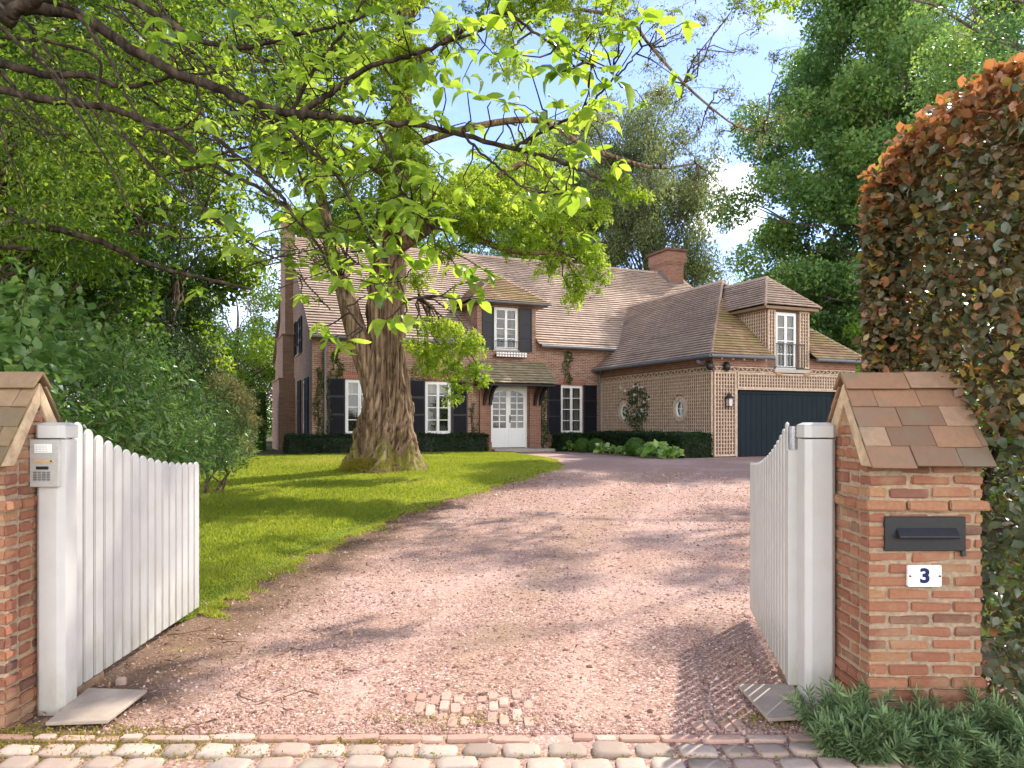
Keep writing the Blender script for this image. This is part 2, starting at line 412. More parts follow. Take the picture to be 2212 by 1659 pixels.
def gravel_mat():
    m, nt, out = new_mat('gravel_drive')
    c = coords(nt)
    v = N(nt, 'TexVoronoi', feature='F1')
    v.inputs['Scale'].default_value = 75
    L(nt, c, v.inputs['Vector'])
    sp = N(nt, 'SeparateColor')
    L(nt, v.outputs['Color'], sp.inputs[0])
    col = ramp(nt, sp.outputs[0], [(0, (0.17, 0.10, 0.08)), (0.25, (0.33, 0.19, 0.155)), (0.6, (0.45, 0.28, 0.225)), (0.9, (0.57, 0.41, 0.34)), (1, (0.69, 0.58, 0.50))])
    edge = ramp(nt, v.outputs['Distance'], [(0.45, (0, 0, 0)), (0.85, (0.75, 0.75, 0.75))])
    col = mixc(nt, edge, col, (0.20, 0.115, 0.095))
    n = noise(nt, c, 0.7, 6, 0.65)
    col = mixc(nt, ramp(nt, n, [(0.42, (0, 0, 0)), (0.66, (0.55, 0.55, 0.55))]), col, (0.34, 0.22, 0.15))
    n4 = noise(nt, mapping(nt, c, (1, 1, 1), (9, 4, 0)), 0.5, 5, 0.6)
    col = mixc(nt, ramp(nt, n4, [(0.5, (0, 0, 0)), (0.72, (0.5, 0.5, 0.5))]), col, (0.60, 0.43, 0.37))
    d = attr(nt, 'dirt')
    n3 = noise(nt, c, 3.5, 6, 0.7)
    ad = N(nt, 'Math', operation='MULTIPLY_ADD')
    L(nt, n3, ad.inputs[0])
    ad.inputs[1].default_value = 0.9
    L(nt, d, ad.inputs[2])
    f = ramp(nt, ad.outputs[0], [(0.62, (0, 0, 0)), (1.15, (0.9, 0.9, 0.9))])
    col = mixc(nt, f, col, ramp(nt, noise(nt, c, 45, 4), [(0.3, (0.07, 0.042, 0.026)), (0.6, (0.19, 0.12, 0.075)), (0.75, (0.34, 0.24, 0.16))]))
    tr = attr(nt, 'track')
    tn = N(nt, 'Math', operation='MULTIPLY_ADD')
    L(nt, noise(nt, c, 1.6, 5, .65), tn.inputs[0])
    tn.inputs[1].default_value = .7
    L(nt, tr, tn.inputs[2])
    col = mixc(nt, ramp(nt, tn.outputs[0], [(0.28, (.55, .55, .55)), (0.66, (0, 0, 0))]), col, (0.33, 0.225, 0.135))
    col = mixc(nt, ramp(nt, tn.outputs[0], [(0.75, (0, 0, 0)), (1.08, (.4, .4, .4)), (1.4, (.4, .4, .4)), (1.7, (0, 0, 0))]), col, (0.55, 0.365, 0.30))
    n5 = noise(nt, mapping(nt, c, (1, 1, 1), (2, 7, 0)), 1.3, 6, 0.7)
    ms = ramp(nt, n5, [(0.63, (0, 0, 0)), (0.72, (0.45, 0.45, 0.45))])
    col = mixc(nt, ms, col, (0.30, 0.27, 0.07))
    principled(nt, out, col, 0.92, 0.1, bump(nt, v.outputs['Distance'], -0.9, 0.012, bump(nt, n3, 0.5, 0.05)))
    return m


M['gravel'] = gravel_mat()


def lawn_mat():
    m, nt, out = new_mat('lawn_turf')
    c = coords(nt)
    n = noise(nt, c, 40, 4)
    n2 = noise(nt, c, 0.8, 5)
    col = ramp(nt, n, [(0.3, (0.07, 0.11, 0.015)), (0.7, (0.15, 0.22, 0.025))])
    col = mixc(nt, ramp(nt, n2, [(0.45, (0, 0, 0)), (0.7, (0.6, 0.6, 0.6))]), col, (0.25, 0.23, 0.05))
    principled(nt, out, col, 0.9, 0.1, bump(nt, n, 0.8, 0.03))
    return m


def soil_mat():
    m, nt, out = new_mat('soil_ground')
    c = coords(nt)
    n = noise(nt, c, 6, 6)
    n2 = noise(nt, c, 0.35, 5)
    col = ramp(nt, n, [(0.3, (0.06, 0.045, 0.03)), (0.7, (0.16, 0.115, 0.07))])
    col = mixc(nt, ramp(nt, n2, [(0.42, (0, 0, 0)), (0.55, (0.8, 0.8, 0.8))]), col, (0.07, 0.11, 0.02))
    principled(nt, out, col, 0.95, 0.1, bump(nt, n, 0.8, 0.05))
    return m


M['lawn'] = lawn_mat()
M['soil'] = soil_mat()


# ------------------------------------------------------------------ object helpers
def tag(o, label=None, cat=None, group=None, kind=None):
    if label:
        o['label'] = label
    if cat:
        o['category'] = cat
    if group:
        o['group'] = group
    if kind:
        o['kind'] = kind
    return o


def root(name, loc, label, cat, group=None, rz=0.0):
    o = bpy.data.objects.new(name, None)
    o.empty_display_size = 0.1
    COL.objects.link(o)
    o.location = [float(x) for x in loc]
    o.rotation_euler = (0, 0, rz)
    return tag(o, label, cat, group)


def link(name, me, mat, parent=None, loc=None):
    o = bpy.data.objects.new(name, me)
    COL.objects.link(o)
    if mat is not None:
        me.materials.append(mat)
    if parent is not None:
        o.parent = parent
    if loc is not None:
        o.location = [float(x) for x in loc]
    return o


class MB:
    """collects polygons; build() links them as one mesh object"""

    def __init__(self, off=(0, 0, 0)):
        self.v, self.f, self.uv, self.r = [], [], [], []
        self.off = np.asarray(off, float)
        self.has_uv = False

    def add(self, vs, fs, rnd=None, uvs=None):
        b = len(self.v)
        self.v += [tuple(np.asarray(p, float) - self.off) for p in vs]
        self.f += [tuple(b + i for i in f) for f in fs]
        self.r += [rnd if rnd is not None else random.random()] * len(vs)
        if uvs is not None:
            self.has_uv = True
            self.uv += list(uvs)
        else:
            self.uv += [(0, 0)] * len(vs)

    def box(self, a, b, rnd=None, fr=None):
        (x0, y0, z0), (x1, y1, z1) = a, b
        vs = [(x0, y0, z0), (x1, y0, z0), (x1, y1, z0), (x0, y1, z0), (x0, y0, z1), (x1, y0, z1), (x1, y1, z1), (x0, y1, z1)]
        if fr is not None:
            vs = [fr(*p) for p in vs]
        self.add(vs, [(0, 3, 2, 1), (4, 5, 6, 7), (0, 1, 5, 4), (1, 2, 6, 5), (2, 3, 7, 6), (3, 0, 4, 7)], rnd)

    def bar(self, p, q, w, h, up=(0, 0, 1)):
        p, q = np.asarray(p, float), np.asarray(q, float)
        d = (q - p) / np.linalg.norm(q - p)
        s = np.cross(d, up)
        s = s / np.linalg.norm(s)
        t = np.cross(s, d)
        vs = []
        for c in (p, q):
            for a, b in ((-1, -1), (1, -1), (1, 1), (-1, 1)):
                vs.append(c + s * a * w / 2 + t * b * h / 2)
        self.add(vs, [(0, 3, 2, 1), (4, 5, 6, 7), (0, 1, 5, 4), (1, 2, 6, 5), (2, 3, 7, 6), (3, 0, 4, 7)])

    def prism(self, pts, d):                          # planar outline extruded by vector d
        n = len(pts)
        d = np.asarray(d, float)
        vs = [np.asarray(p, float) for p in pts]
        vs = vs + [p + d for p in vs]
        self.add(vs, [tuple(range(n))[::-1], tuple(range(n, 2 * n))] + [(i, (i + 1) % n, n + (i + 1) % n, n + i) for i in range(n)])

    def tube(self, pts, rad, n=8, cap=True):
        pts = np.asarray(pts, float)
        k = len(pts)
        rad = np.full(k, rad, float) if np.isscalar(rad) else np.asarray(rad, float)
        t = np.gradient(pts, axis=0)
        t /= np.linalg.norm(t, axis=1)[:, None] + 1e-9
        ref = np.array([0, 0, 1.0]) if abs(t[0][2]) < 0.9 else np.array([1.0, 0, 0])
        a = np.cross(t[0], ref)
        a /= np.linalg.norm(a)
        vs = []
        an = np.arange(n) * 2 * math.pi / n
        for i in range(k):
            a = a - t[i] * np.dot(a, t[i])
            a /= np.linalg.norm(a) + 1e-9
            b = np.cross(t[i], a)
            ring = pts[i] + rad[i] * (np.cos(an)[:, None] * a + np.sin(an)[:, None] * b)
            vs += list(ring)
        fs = [(i * n + j, i * n + (j + 1) % n, (i + 1) * n + (j + 1) % n, (i + 1) * n + j) for i in range(k - 1) for j in range(n)]
        if cap:
            fs += [tuple(range(n))[::-1], tuple(range((k - 1) * n, k * n))]
        self.add(vs, fs)

    def build(self, name, mat, parent=None, bevel=0, smooth=False, seg=1):
        me = bpy.data.meshes.new(name)
        me.from_pydata(self.v, [], self.f)
        if self.has_uv:
            ul = me.uv_layers.new(name='UVMap')
            li = np.zeros(len(me.loops), np.int32)
            me.loops.foreach_get('vertex_index', li)
            ul.data.foreach_set('uv', np.asarray(self.uv, np.float32)[li].ravel())
        at = me.attributes.new('rnd', 'FLOAT', 'POINT')
        at.data.foreach_set('value', np.asarray(self.r, np.float32))
        if bevel:
            bm = bmesh.new()
            bm.from_mesh(me)
            bmesh.ops.bevel(bm, geom=bm.edges[:], offset=bevel, segments=seg, affect='EDGES', clamp_overlap=True)
            bm.to_mesh(me)
            bm.free()
        if smooth:
            me.polygons.foreach_set('use_smooth', np.ones(len(me.polygons), bool))
        return link(name, me, mat, parent)


def np_mesh(name, verts, faces, rnd, mat, parent=None, smooth=False):
    """verts (n,3), faces (m,k) all of one size"""
    me = bpy.data.meshes.new(name)
    n, (m, k) = len(verts), faces.shape
    me.vertices.add(n)
    me.vertices.foreach_set('co', np.ascontiguousarray(verts, np.float32).ravel())
    me.loops.add(m * k)
    me.loops.foreach_set('vertex_index', np.ascontiguousarray(faces, np.int32).ravel())
    me.polygons.add(m)
    me.polygons.foreach_set('loop_start', np.arange(0, m * k, k, dtype=np.int32))
    me.polygons.foreach_set('loop_total', np.full(m, k, np.int32))
    if smooth:
        me.polygons.foreach_set('use_smooth', np.ones(m, bool))
    at = me.attributes.new('rnd', 'FLOAT', 'POINT')
    at.data.foreach_set('value', np.ascontiguousarray(rnd, np.float32))
    me.update(calc_edges=True)
    return link(name, me, mat, parent)


RHOMB = (np.array([[0, 0, 0], [.45, .30, .05], [1, 0, -.08], [.45, -.30, .05]]), np.array([[0, 1, 2, 3]]))
NARROW = (np.array([[0, 0, 0], [.45, .14, .03], [1, 0, -.1], [.45, -.14, .03]]), np.array([[0, 1, 2, 3]]))
THIN = (np.array([[0, 0, 0], [.5, .075, .02], [1, 0, -.06], [.5, -.075, .02]]), np.array([[0, 1, 2, 3]]))
FERN = (np.array([[0, 0, 0], [.45, .21, .04], [1, 0, -.1], [.45, -.21, .04]]), np.array([[0, 1, 2, 3]]))
BROAD = (np.array([[0, 0, 0], [.2, .24, .06], [.6, .34, .07], [1, 0, -.10], [.6, -.34, .07], [.2, -.24, .06], [.5, 0, 0]]),
         np.array([[0, 6, 2, 1], [6, 3, 2, 2], [0, 5, 4, 6], [6, 4, 3, 3]]))
# a long leaf with a curved midrib; quads only
_mx = np.array([0, .12, .35, .62, .85, 1.0])
_mw = np.array([.012, .10, .205, .235, .14, .004])
_mz = np.array([0, .035, .06, .03, -.06, -.15])
_lv = []
for _i in range(6):
    _lv += [[_mx[_i], _mw[_i], _mz[_i] + _mw[_i] * .22], [_mx[_i], 0, _mz[_i]], [_mx[_i], -_mw[_i], _mz[_i] + _mw[_i] * .22]]
_lf = []
for _i in range(5):
    _lf += [[3 * _i, 3 * _i + 1, 3 * _i + 4, 3 * _i + 3], [3 * _i + 1, 3 * _i + 2, 3 * _i + 5, 3 * _i + 4]]
LONG = (np.array(_lv), np.array(_lf))


def unit(a):
    return a / (np.linalg.norm(a, axis=-1, keepdims=True) + 1e-9)


def leaves(name, C, size, mat, parent=None, tmpl=RHOMB, axis=None, up=0.5, rnd=None, off=(0, 0, 0), spread=1.0, smooth=False):
    """one mesh of leaf-sized faces at points C; axis = preferred leaf direction"""
    n = len(C)
    size = np.broadcast_to(np.asarray(size, float), (n,)) * rng.uniform(0.7, 1.3, n)
    a = rng.normal(size=(n, 3)) * spread
    if axis is not None:
        a = a + np.asarray(axis, float)
    a = unit(a)
    nn = rng.normal(size=(n, 3)) * 0.8 + np.array([0, 0, up * 2])
    b = unit(np.cross(nn, a))
    c = np.cross(a, b)
    T, F = tmpl
    if tmpl is LONG:
        T = T[None] * np.stack([np.ones(n), rng.uniform(.75, 1.2, n), rng.uniform(-.3, 2.6, n)], -1)[:, None, :]
    else:
        T = T[None]
    k = T.shape[1]
    V = (C[:, None, :] - np.asarray(off, float) + size[:, None, None] * (T[..., 0:1] * a[:, None, :] + T[..., 1:2] * b[:, None, :] + T[..., 2:3] * c[:, None, :])).reshape(-1, 3)
    FF = (F[None] + (np.arange(n) * k)[:, None, None])
    r = rng.random(n) if rnd is None else rnd
    FF = FF.reshape(-1, F.shape[1])
    if tmpl is BROAD:                                 # mixed tris: split the degenerate quads off
        tri = FF[:, 2] == FF[:, 3]
        q = FF[~tri]
        t3 = FF[tri][:, :3]
        FF = np.concatenate([q[:, [0, 1, 2]], q[:, [0, 2, 3]], t3])
    return np_mesh(name, V, FF, np.repeat(r, k), mat, parent, smooth)


def clump(c, r, n, flat=1.0, droop=0.0):
    d = unit(rng.normal(size=(n, 3)))
    q = rng.random(n) ** 0.42
    p = d * q[:, None] * r
    p[:, 2] *= flat
    p[:, 2] -= droop * (p[:, 0] ** 2 + p[:, 1] ** 2) / max(r, 1e-6)
    return p + c


def wob(p, q, n=6, sag=0.0, w=0.06):
    """a wobbly curve between two points"""
    p, q = np.asarray(p, float), np.asarray(q, float)
    t = np.linspace(0, 1, n)[:, None]
    L_ = np.linalg.norm(q - p)
    c = p + (q - p) * t
    c += rng.normal(size=(n, 3)) * w * L_ * np.sin(t * math.pi) / 2
    c[:, 2] += sag * L_ * np.sin(t[:, 0] * math.pi)
    return c


def smooth_path(pts, n=24):
    pts = np.asarray(pts, float)
    k = len(pts)
    x = np.linspace(0, k - 1, n)
    out = []
    for t in x:
        i = min(int(t), k - 2)
        f = t - i
        p0, p1, p2, p3 = pts[max(i - 1, 0)], pts[i], pts[i + 1], pts[min(i + 2, k - 1)]
        out.append(0.5 * ((2 * p1) + (-p0 + p2) * f + (2 * p0 - 5 * p1 + 4 * p2 - p3) * f * f + (-p0 + 3 * p1 - 3 * p2 + p3) * f ** 3))
    return np.array(out)


def crown_clumps(c, r, n, rmin=0.75, lower=-1.0):
    """clump centres spread through an ellipsoid, mostly near its surface"""
    out = []
    c, r = np.asarray(c, float), np.asarray(r, float)
    while len(out) < n:
        d = unit(rng.normal(size=3))
        if d[2] < lower:
            continue
        q = rng.uniform(rmin, 1.0) if rng.random() < 0.75 else rng.uniform(0.25, rmin)
        s = 1 + 0.16 * math.sin(3 * math.atan2(d[1], d[0]) + 4 * d[2]) + rng.normal() * 0.06
        out.append(c + d * q * r * s)
    return np.array(out)


def tree(name, base, label, cat, clumps, cr, nleaf, lsize, lmat, bark, top, tr0, group=None, tmpl=RHOMB, flat=0.7, droop=0.0, axis=None, up=0.5, limb_every=2, twigs=True, rnd_shift=None, lean=(0, 0), leafname='crown'):
    """tapered trunk, limbs out to the clumps, leaf-sized faces in every clump"""
    base = np.asarray(base, float)
    t = root(name, base, label, cat, group)
    mb = MB(base)
    tp = np.array([base + (np.array([lean[0] * s, lean[1] * s, 0])) + np.array([0, 0, top * s]) + (rng.normal(size=3) * [.08, .08, 0] * (s > 0.05)) for s in np.linspace(0, 1, 10)])
    tp[0, 2] -= 0.1
    tr = tr0 * np.array([1.35, 1.0, .9, .8, .7, .6, .48, .36, .24, .1])
    mb.tube(smooth_path(tp, 28), np.interp(np.linspace(0, 9, 28), np.arange(10), tr), 10)
    mb.build('trunk', bark, t, smooth=True)
    lb = MB(base)
    for i, c in enumerate(clumps):
        if i % limb_every:
            continue
        hz = np.clip((c[2] - base[2]) * 0.72 - 0.3, 0.25 * top, 0.95 * top) if c[2] - base[2] > 0.3 * top else (c[2] - base[2]) * 0.9
        s = np.clip(hz / top, 0.03, 0.97)
        p = np.array([np.interp(s * 9, np.arange(10), tp[:, j]) for j in range(3)])
        r0 = max(0.018, np.interp(s * 9, np.arange(10), tr) * 0.42)
        path = wob(p, c, 7, 0.06, 0.08)
        lb.tube(path, np.linspace(r0, 0.012, 7), 5)
        if twigs:
            for _ in range(2):
                q = c + rng.normal(size=3) * cr * 0.6
                lb.tube(wob(path[4], q, 4, 0.02, 0.1), np.linspace(r0 * 0.4, 0.008, 4), 4)
    if lb.v:
        lb.build('branches', bark, t, smooth=True)
    pts, rr = [], []
    for c in clumps:
        rc = cr * rng.uniform(0.65, 1.3)
        k = int(nleaf * (rc / cr) ** 2 * rng.uniform(0.7, 1.2))
        pts.append(clump(c, rc, k, flat, droop))
        base_r = np.clip(rng.normal(0.5, 0.2), 0.1, 0.9)
        rr.append(np.clip(base_r + rng.normal(size=k) * 0.22 + (0 if rnd_shift is None else rnd_shift(c)), 0, 1))
    leaves(leafname, np.concatenate(pts), lsize, lmat, t, tmpl, axis, up, np.concatenate(rr), base)
    return t


# ------------------------------------------------------------------ ground
def struct(o, kind='structure'):
    o['kind'] = kind
    return o


def sheet(name, poly, dz, step, mat, dirtf=None, zf=None):
    """flat outline triangulated with inner points and laid on the terrain"""
    poly = [np.asarray(p, float)[:2] for p in poly]
    dense = []
    for i in range(len(poly)):
        a, b = poly[i], poly[(i + 1) % len(poly)]
        k = max(1, int(np.linalg.norm(b - a) / step))
        dense += [a + (b - a) * j / k for j in range(k)]
    arr = np.array(dense)
    x0, y0 = arr.min(0)
    x1, y1 = arr.max(0)
    inner = []
    for x in np.arange(x0 + step / 2, x1, step):
        for y in np.arange(y0 + step / 2, y1, step):
            inner.append((x + rng.uniform(-.1, .1) * step, y + rng.uniform(-.1, .1) * step))
    inner = np.array(inner)
    inner = inner[inside(inner, arr)]
    pts = [Vector(p) for p in np.concatenate([arr, inner])]
    n = len(arr)
    vs, es, fs, *_ = delaunay_2d_cdt(pts, [], [list(range(n))], 1, 1e-4)
    v2 = np.array([(p.x, p.y) for p in vs])
    z = g(v2[:, 0], v2[:, 1]) + dz
    if zf is not None:
        z = z + zf(v2)
    me = bpy.data.meshes.new(name)
    me.from_pydata(np.column_stack([v2, z]).tolist(), [], [tuple(f) for f in fs])
    if dirtf is not None:
        at = me.attributes.new('dirt', 'FLOAT', 'POINT')
        at.data.foreach_set('value', dirtf(v2).astype(np.float32))
    bm = bmesh.new()
    bm.from_mesh(me)
    for f in bm.faces:
        if f.normal.z < 0:
            f.normal_flip()
        f.smooth = True
    bm.to_mesh(me)
    bm.free()
    return link(name, me, mat)


def inside(p, poly):
    p = np.asarray(p)
    x, y = p[:, 0], p[:, 1]
    r = np.zeros(len(p), bool)
    j = len(poly) - 1
    for i in range(len(poly)):
        xi, yi = poly[i][:2]
        xj, yj = poly[j][:2]
        cond = ((yi > y) != (yj > y)) & (x < (xj - xi) * (y - yi) / (yj - yi + 1e-12) + xi)
        r ^= cond
        j = i
    return r


def seg_dist(p, line):
    d = np.full(len(p), 1e9)
    for a, b in zip(line[:-1], line[1:]):
        ab = b - a
        t = np.clip(((p - a) @ ab) / (ab @ ab + 1e-9), 0, 1)
        d = np.minimum(d, np.linalg.norm(p - a - t[:, None] * ab, axis=1))
    return d


xs = np.array([-160, -80, -40, -20, -10, -5, -2, 0, 2, 5, 10, 20, 40, 80, 160.])
ys = np.concatenate([[-60, -20, 0], np.arange(3, 26, 1.0), [30, 40, 60, 100, 160]])
gx, gy = np.meshgrid(xs, ys)
gv = np.column_stack([gx.ravel(), gy.ravel(), g(gx, gy).ravel() - 0.012])
w = len(xs)
gf = np.array([[j * w + i, j * w + i + 1, (j + 1) * w + i + 1, (j + 1) * w + i] for j in range(len(ys) - 1) for i in range(w - 1)])
struct(np_mesh('ground', gv, gf, np.zeros(len(gv)), M['soil'], None, True))

EDGE = [(430, 1328), (475, 1300), (530, 1268), (590, 1235), (650, 1203), (715, 1172), (780, 1146), (850, 1116), (930, 1088), (1010, 1066), (1080, 1047), (1140, 1030), (1185, 1016), (1212, 1003), (1206, 993), (1170, 986), (1120, 982)]
edge = np.array([GP(*p)[:2] for p in EDGE])
edge = edge + rng.normal(size=edge.shape) * 0.015
lawn_poly = [(-2.62, 5.2)] + list(edge) + [H(-4.6, -1.25)[:2], H(-12.5, -1.3)[:2], H(-16, -1)[:2], (-17, 22), (-15, 8), (-4, 5.0)]
drive_poly = [(-5.0, 2.3), (-5.0, 3.9), (-2.75, 4.4), (-2.75, 5.15)] + list(edge) + [H(-5.2, -0.55)[:2], H(-2.3, -0.55)[:2], H(-1.5, -1.25)[:2], H(-1.5, -7.42)[:2], H(0, -7.3)[:2], H(9, -7.25)[:2], (13, 19), (7.5, 12), (4.5, 8), (3.2, 6.3), (2.75, 4.6), (5.0, 3.6), (5.0, 2.3)]


def dirtf(p):
    d = seg_dist(p, np.concatenate([[(-2.6, 3.7), (-2.6, 5.2)], edge[:13]]))
    d2 = np.abs(p[:, 0] - 2.5) + np.clip(p[:, 1] - 7, 0, 9) * 2
    return np.clip(0.95 - d / 1.25, -0.2, 1) * np.clip((19 - p[:, 1]) / 10, 0.1, 1) + 0.25 * np.clip(1 - d2 / 0.9, 0, 1)


CLINE = smooth_path([(-.35, 2.3), (-.3, 3.7), (-.05, 5.5), (.45, 8), (1.3, 11), (2.5, 14.5), (4.2, 18.5)], 40)


def trackf(p):
    return seg_dist(p, CLINE)


drv = struct(sheet('driveway', drive_poly, 0.0, 0.22, M['gravel'], dirtf))
dco = np.zeros(len(drv.data.vertices) * 3)
drv.data.vertices.foreach_get('co', dco)
drv.data.attributes.new('track', 'FLOAT', 'POINT').data.foreach_set('value', trackf(dco.reshape(-1, 3)[:, :2]).astype(np.float32))
lawn_d = lambda p: np.clip(seg_dist(p, edge) / 0.5, 0, 1) * 0.05 - 0.008
struct(sheet('lawn', lawn_poly, 0.0, 0.35, M['lawn'], None, lawn_d))
struct(sheet('side_lawn', [(3.4, 5.4), (5.2, 8), (8.2, 12), (14, 19), (30, 20), (30, 5.4)], -0.004, 1.2, M['lawn']))

# grass blades on the lawn
lp = np.array([np.asarray(p)[:2] for p in lawn_poly])
n = 520000
yy = 5 + 22 * rng.random(n) ** 1.7
xx = rng.uniform(-9.5, 2, n)
pp = np.column_stack([xx, yy])
ok = inside(pp, lp) & (np.abs(xx) < yy * 0.56 + 0.3)
pp = pp[ok]
ed = seg_dist(pp, edge)
keep = rng.random(len(pp)) < np.clip(ed / 0.3, 0.6, 1)
pp, ed = pp[keep], ed[keep]
sz = rng.uniform(0.03, 0.062, len(pp)) * np.clip(ed / 0.5, 0.6, 1)
wd = 0.0035 + 0.0009 * pp[:, 1]
az = rng.uniform(0, 2 * math.pi, len(pp))
zb = g(pp[:, 0], pp[:, 1]) + lawn_d(pp) - 0.004
b0 = np.column_stack([pp, zb])
sd = np.column_stack([np.cos(az), np.sin(az), np.zeros(len(pp))]) * wd[:, None]
ln = rng.normal(size=(len(pp), 3)) * 0.4
ln[:, 2] = 1
tip = b0 + ln * sz[:, None]
gvv = np.stack([b0 - sd, b0 + sd, tip], 1).reshape(-1, 3)
patch = 0.5 + 0.18 * np.sin(pp[:, 0] * 1.9 + 2 * np.sin(pp[:, 1] * .8)) + 0.15 * np.sin(pp[:, 1] * 2.3 + pp[:, 0])
dry = .28 * np.exp(-((pp[:, 0] + 5.5) / 2.2) ** 2 - ((pp[:, 1] - 21.5) / 3.0) ** 2) + .22 * np.clip(np.sin(pp[:, 0] * .9 + 1.3 * np.sin(pp[:, 1] * .55 + 1)) * np.sin(pp[:, 1] * .7), 0, 1)
gr = np.clip(patch * 0.6 + dry + rng.normal(0.1, 0.18, len(pp)) + 0.25 * np.clip(1 - ed / 0.6, 0, 1) * rng.random(len(pp)), 0, 1)
tag(np_mesh('grass', gvv, np.arange(len(gvv)).reshape(-1, 3), np.repeat(gr, 3), M['grass']), 'short bright green lawn grass around the big fluted trunk', 'grass', None, 'stuff')

# ragged tufts spilling over the lawn edge
n2_ = 16000
ii = rng.integers(0, 13, n2_)
tt = rng.random(n2_)
ep = edge[ii] + (edge[ii + 1] - edge[ii]) * tt[:, None]
wv = .5 + .5 * np.sin((ii + tt) * 7.3) * np.sin((ii + tt) * 3.1 + 1)
ep = ep + np.abs(rng.normal(0, .15, n2_))[:, None] * wv[:, None] * np.array([.75, -.6])
ez = g(ep[:, 0], ep[:, 1])
b0 = np.column_stack([ep, ez - .002])
az = rng.uniform(0, 2 * math.pi, n2_)
sd = np.column_stack([np.cos(az), np.sin(az), np.zeros(n2_)]) * (.003 + .0008 * ep[:, 1])[:, None]
ln = rng.normal(size=(n2_, 3)) * .5
ln[:, 2] = 1
tv = np.stack([b0 - sd, b0 + sd, b0 + ln * rng.uniform(.015, .05, n2_)[:, None]], 1).reshape(-1, 3)
tag(np_mesh('grass_tufts', tv, np.arange(len(tv)).reshape(-1, 3), np.repeat(np.clip(rng.normal(.62, .25, n2_), 0, 1), 3), M['grass']), 'ragged grass tufts spilling over the lawn edge onto the gravel', 'grass', None, 'stuff')

# loose gravel near the gate
dp = np.array([np.asarray(p)[:2] for p in drive_poly])


def scatter(n, x0, x1, y0, y1, pw=1.0):
    p = np.column_stack([rng.uniform(x0, x1, n), y0 + (y1 - y0) * rng.random(n) ** pw])
    return p[inside(p, dp)]


OCT = np.array([[1, 0, 0], [-1, 0, 0], [0, 1, 0], [0, -1, 0], [0, 0, 1], [0, 0, -1.]])
OCF = np.array([[0, 2, 4], [2, 1, 4], [1, 3, 4], [3, 0, 4], [2, 0, 5], [1, 2, 5], [3, 1, 5], [0, 3, 5]])
dn = rng.random(90000)
pb = np.column_stack([rng.uniform(-3.2, 4.8, 90000), 3.7 + 14 * dn ** 2.6])
pb = pb[inside(pb, dp)]
td_ = trackf(pb)
pb = pb[rng.random(len(pb)) > np.maximum(np.clip(dirtf(pb) * 1.15, 0, .85), .62 * np.exp(-((td_ - .8) / .3) ** 2))]
k = len(pb)
s = np.exp(rng.normal(math.log(0.0066), 0.42, k)) * (1 + .05 * (pb[:, 1] - 4))
V = OCT[None] * (s[:, None, None] * rng.uniform(0.6, 1.25, (k, 1, 3))) + rng.normal(size=(k, 6, 3)) * s[:, None, None] * 0.22
V[..., 2] *= 0.75
an = rng.uniform(0, 6.28, k)
ca, sa = np.cos(an)[:, None], np.sin(an)[:, None]
V = np.stack([V[..., 0] * ca - V[..., 1] * sa, V[..., 0] * sa + V[..., 1] * ca, V[..., 2]], -1)
V = V + np.column_stack([pb, g(pb[:, 0], pb[:, 1]) + s * 0.1])[:, None]
tag(np_mesh('gravel', V.reshape(-1, 3), (OCF[None] + (np.arange(k) * 6)[:, None, None]).reshape(-1, 3), np.repeat(np.clip(rng.normal(0.52, 0.27, k), 0, 1), 6), M['pebble']),
    'loose pink gravel scattered over the driveway', 'gravel', None, 'stuff')

# leaf litter along the lawn edge and by the left gate
q = []
for a, b in zip(edge[:12][:-1], edge[:12][1:]):
    m = int(560 * np.linalg.norm(b - a))
    t = rng.random(m)
    c = a + (b - a) * t[:, None] + np.column_stack([np.abs(rng.normal(0.0, 0.5, m)) - .05, rng.normal(-0.1, 0.2, m)])
    q.append(c)
q.append(np.column_stack([rng.uniform(-2.9, -1.0, 1500), rng.uniform(3.7, 5.6, 1500)]))
q.append(np.column_stack([rng.uniform(1.2, 2.6, 160), rng.uniform(3.7, 5.6, 160)]))
q.append(scatter(420, -2.5, 3, 3.7, 10))
q = np.concatenate(q)
C3 = np.column_stack([q, g(q[:, 0], q[:, 1]) + 0.012])
rr = np.clip(rng.beta(2, 2.2, len(q)), 0, 1)
tag(leaves('leaf_litter', C3, np.exp(rng.normal(math.log(.026), .4, len(C3))), M['litter'], None, NARROW, None, 2.0, rr), 'dry leaves and wood chips scattered along the driveway edge', 'leaf litter', None, 'stuff')
tw = MB()
for i in range(60):
    c = q[rng.integers(0, len(q))]
    a = rng.uniform(0, 6.28)
    l = rng.uniform(0.03, 0.13)
    z = float(g(0, c[1])) + 0.012
    d = np.array([math.cos(a), math.sin(a), 0]) * l
    tw.tube(wob(np.array([c[0], c[1], z]) - d, np.array([c[0], c[1], z + rng.uniform(0, .015)]) + d, 4, 0.02, 0.12), np.linspace(0.005, 0.002, 4), 4)
tag(tw.build('twig_litter', M['twig']), 'thin brown twigs lying on the gravel by the lawn edge', 'twigs', None, 'stuff')


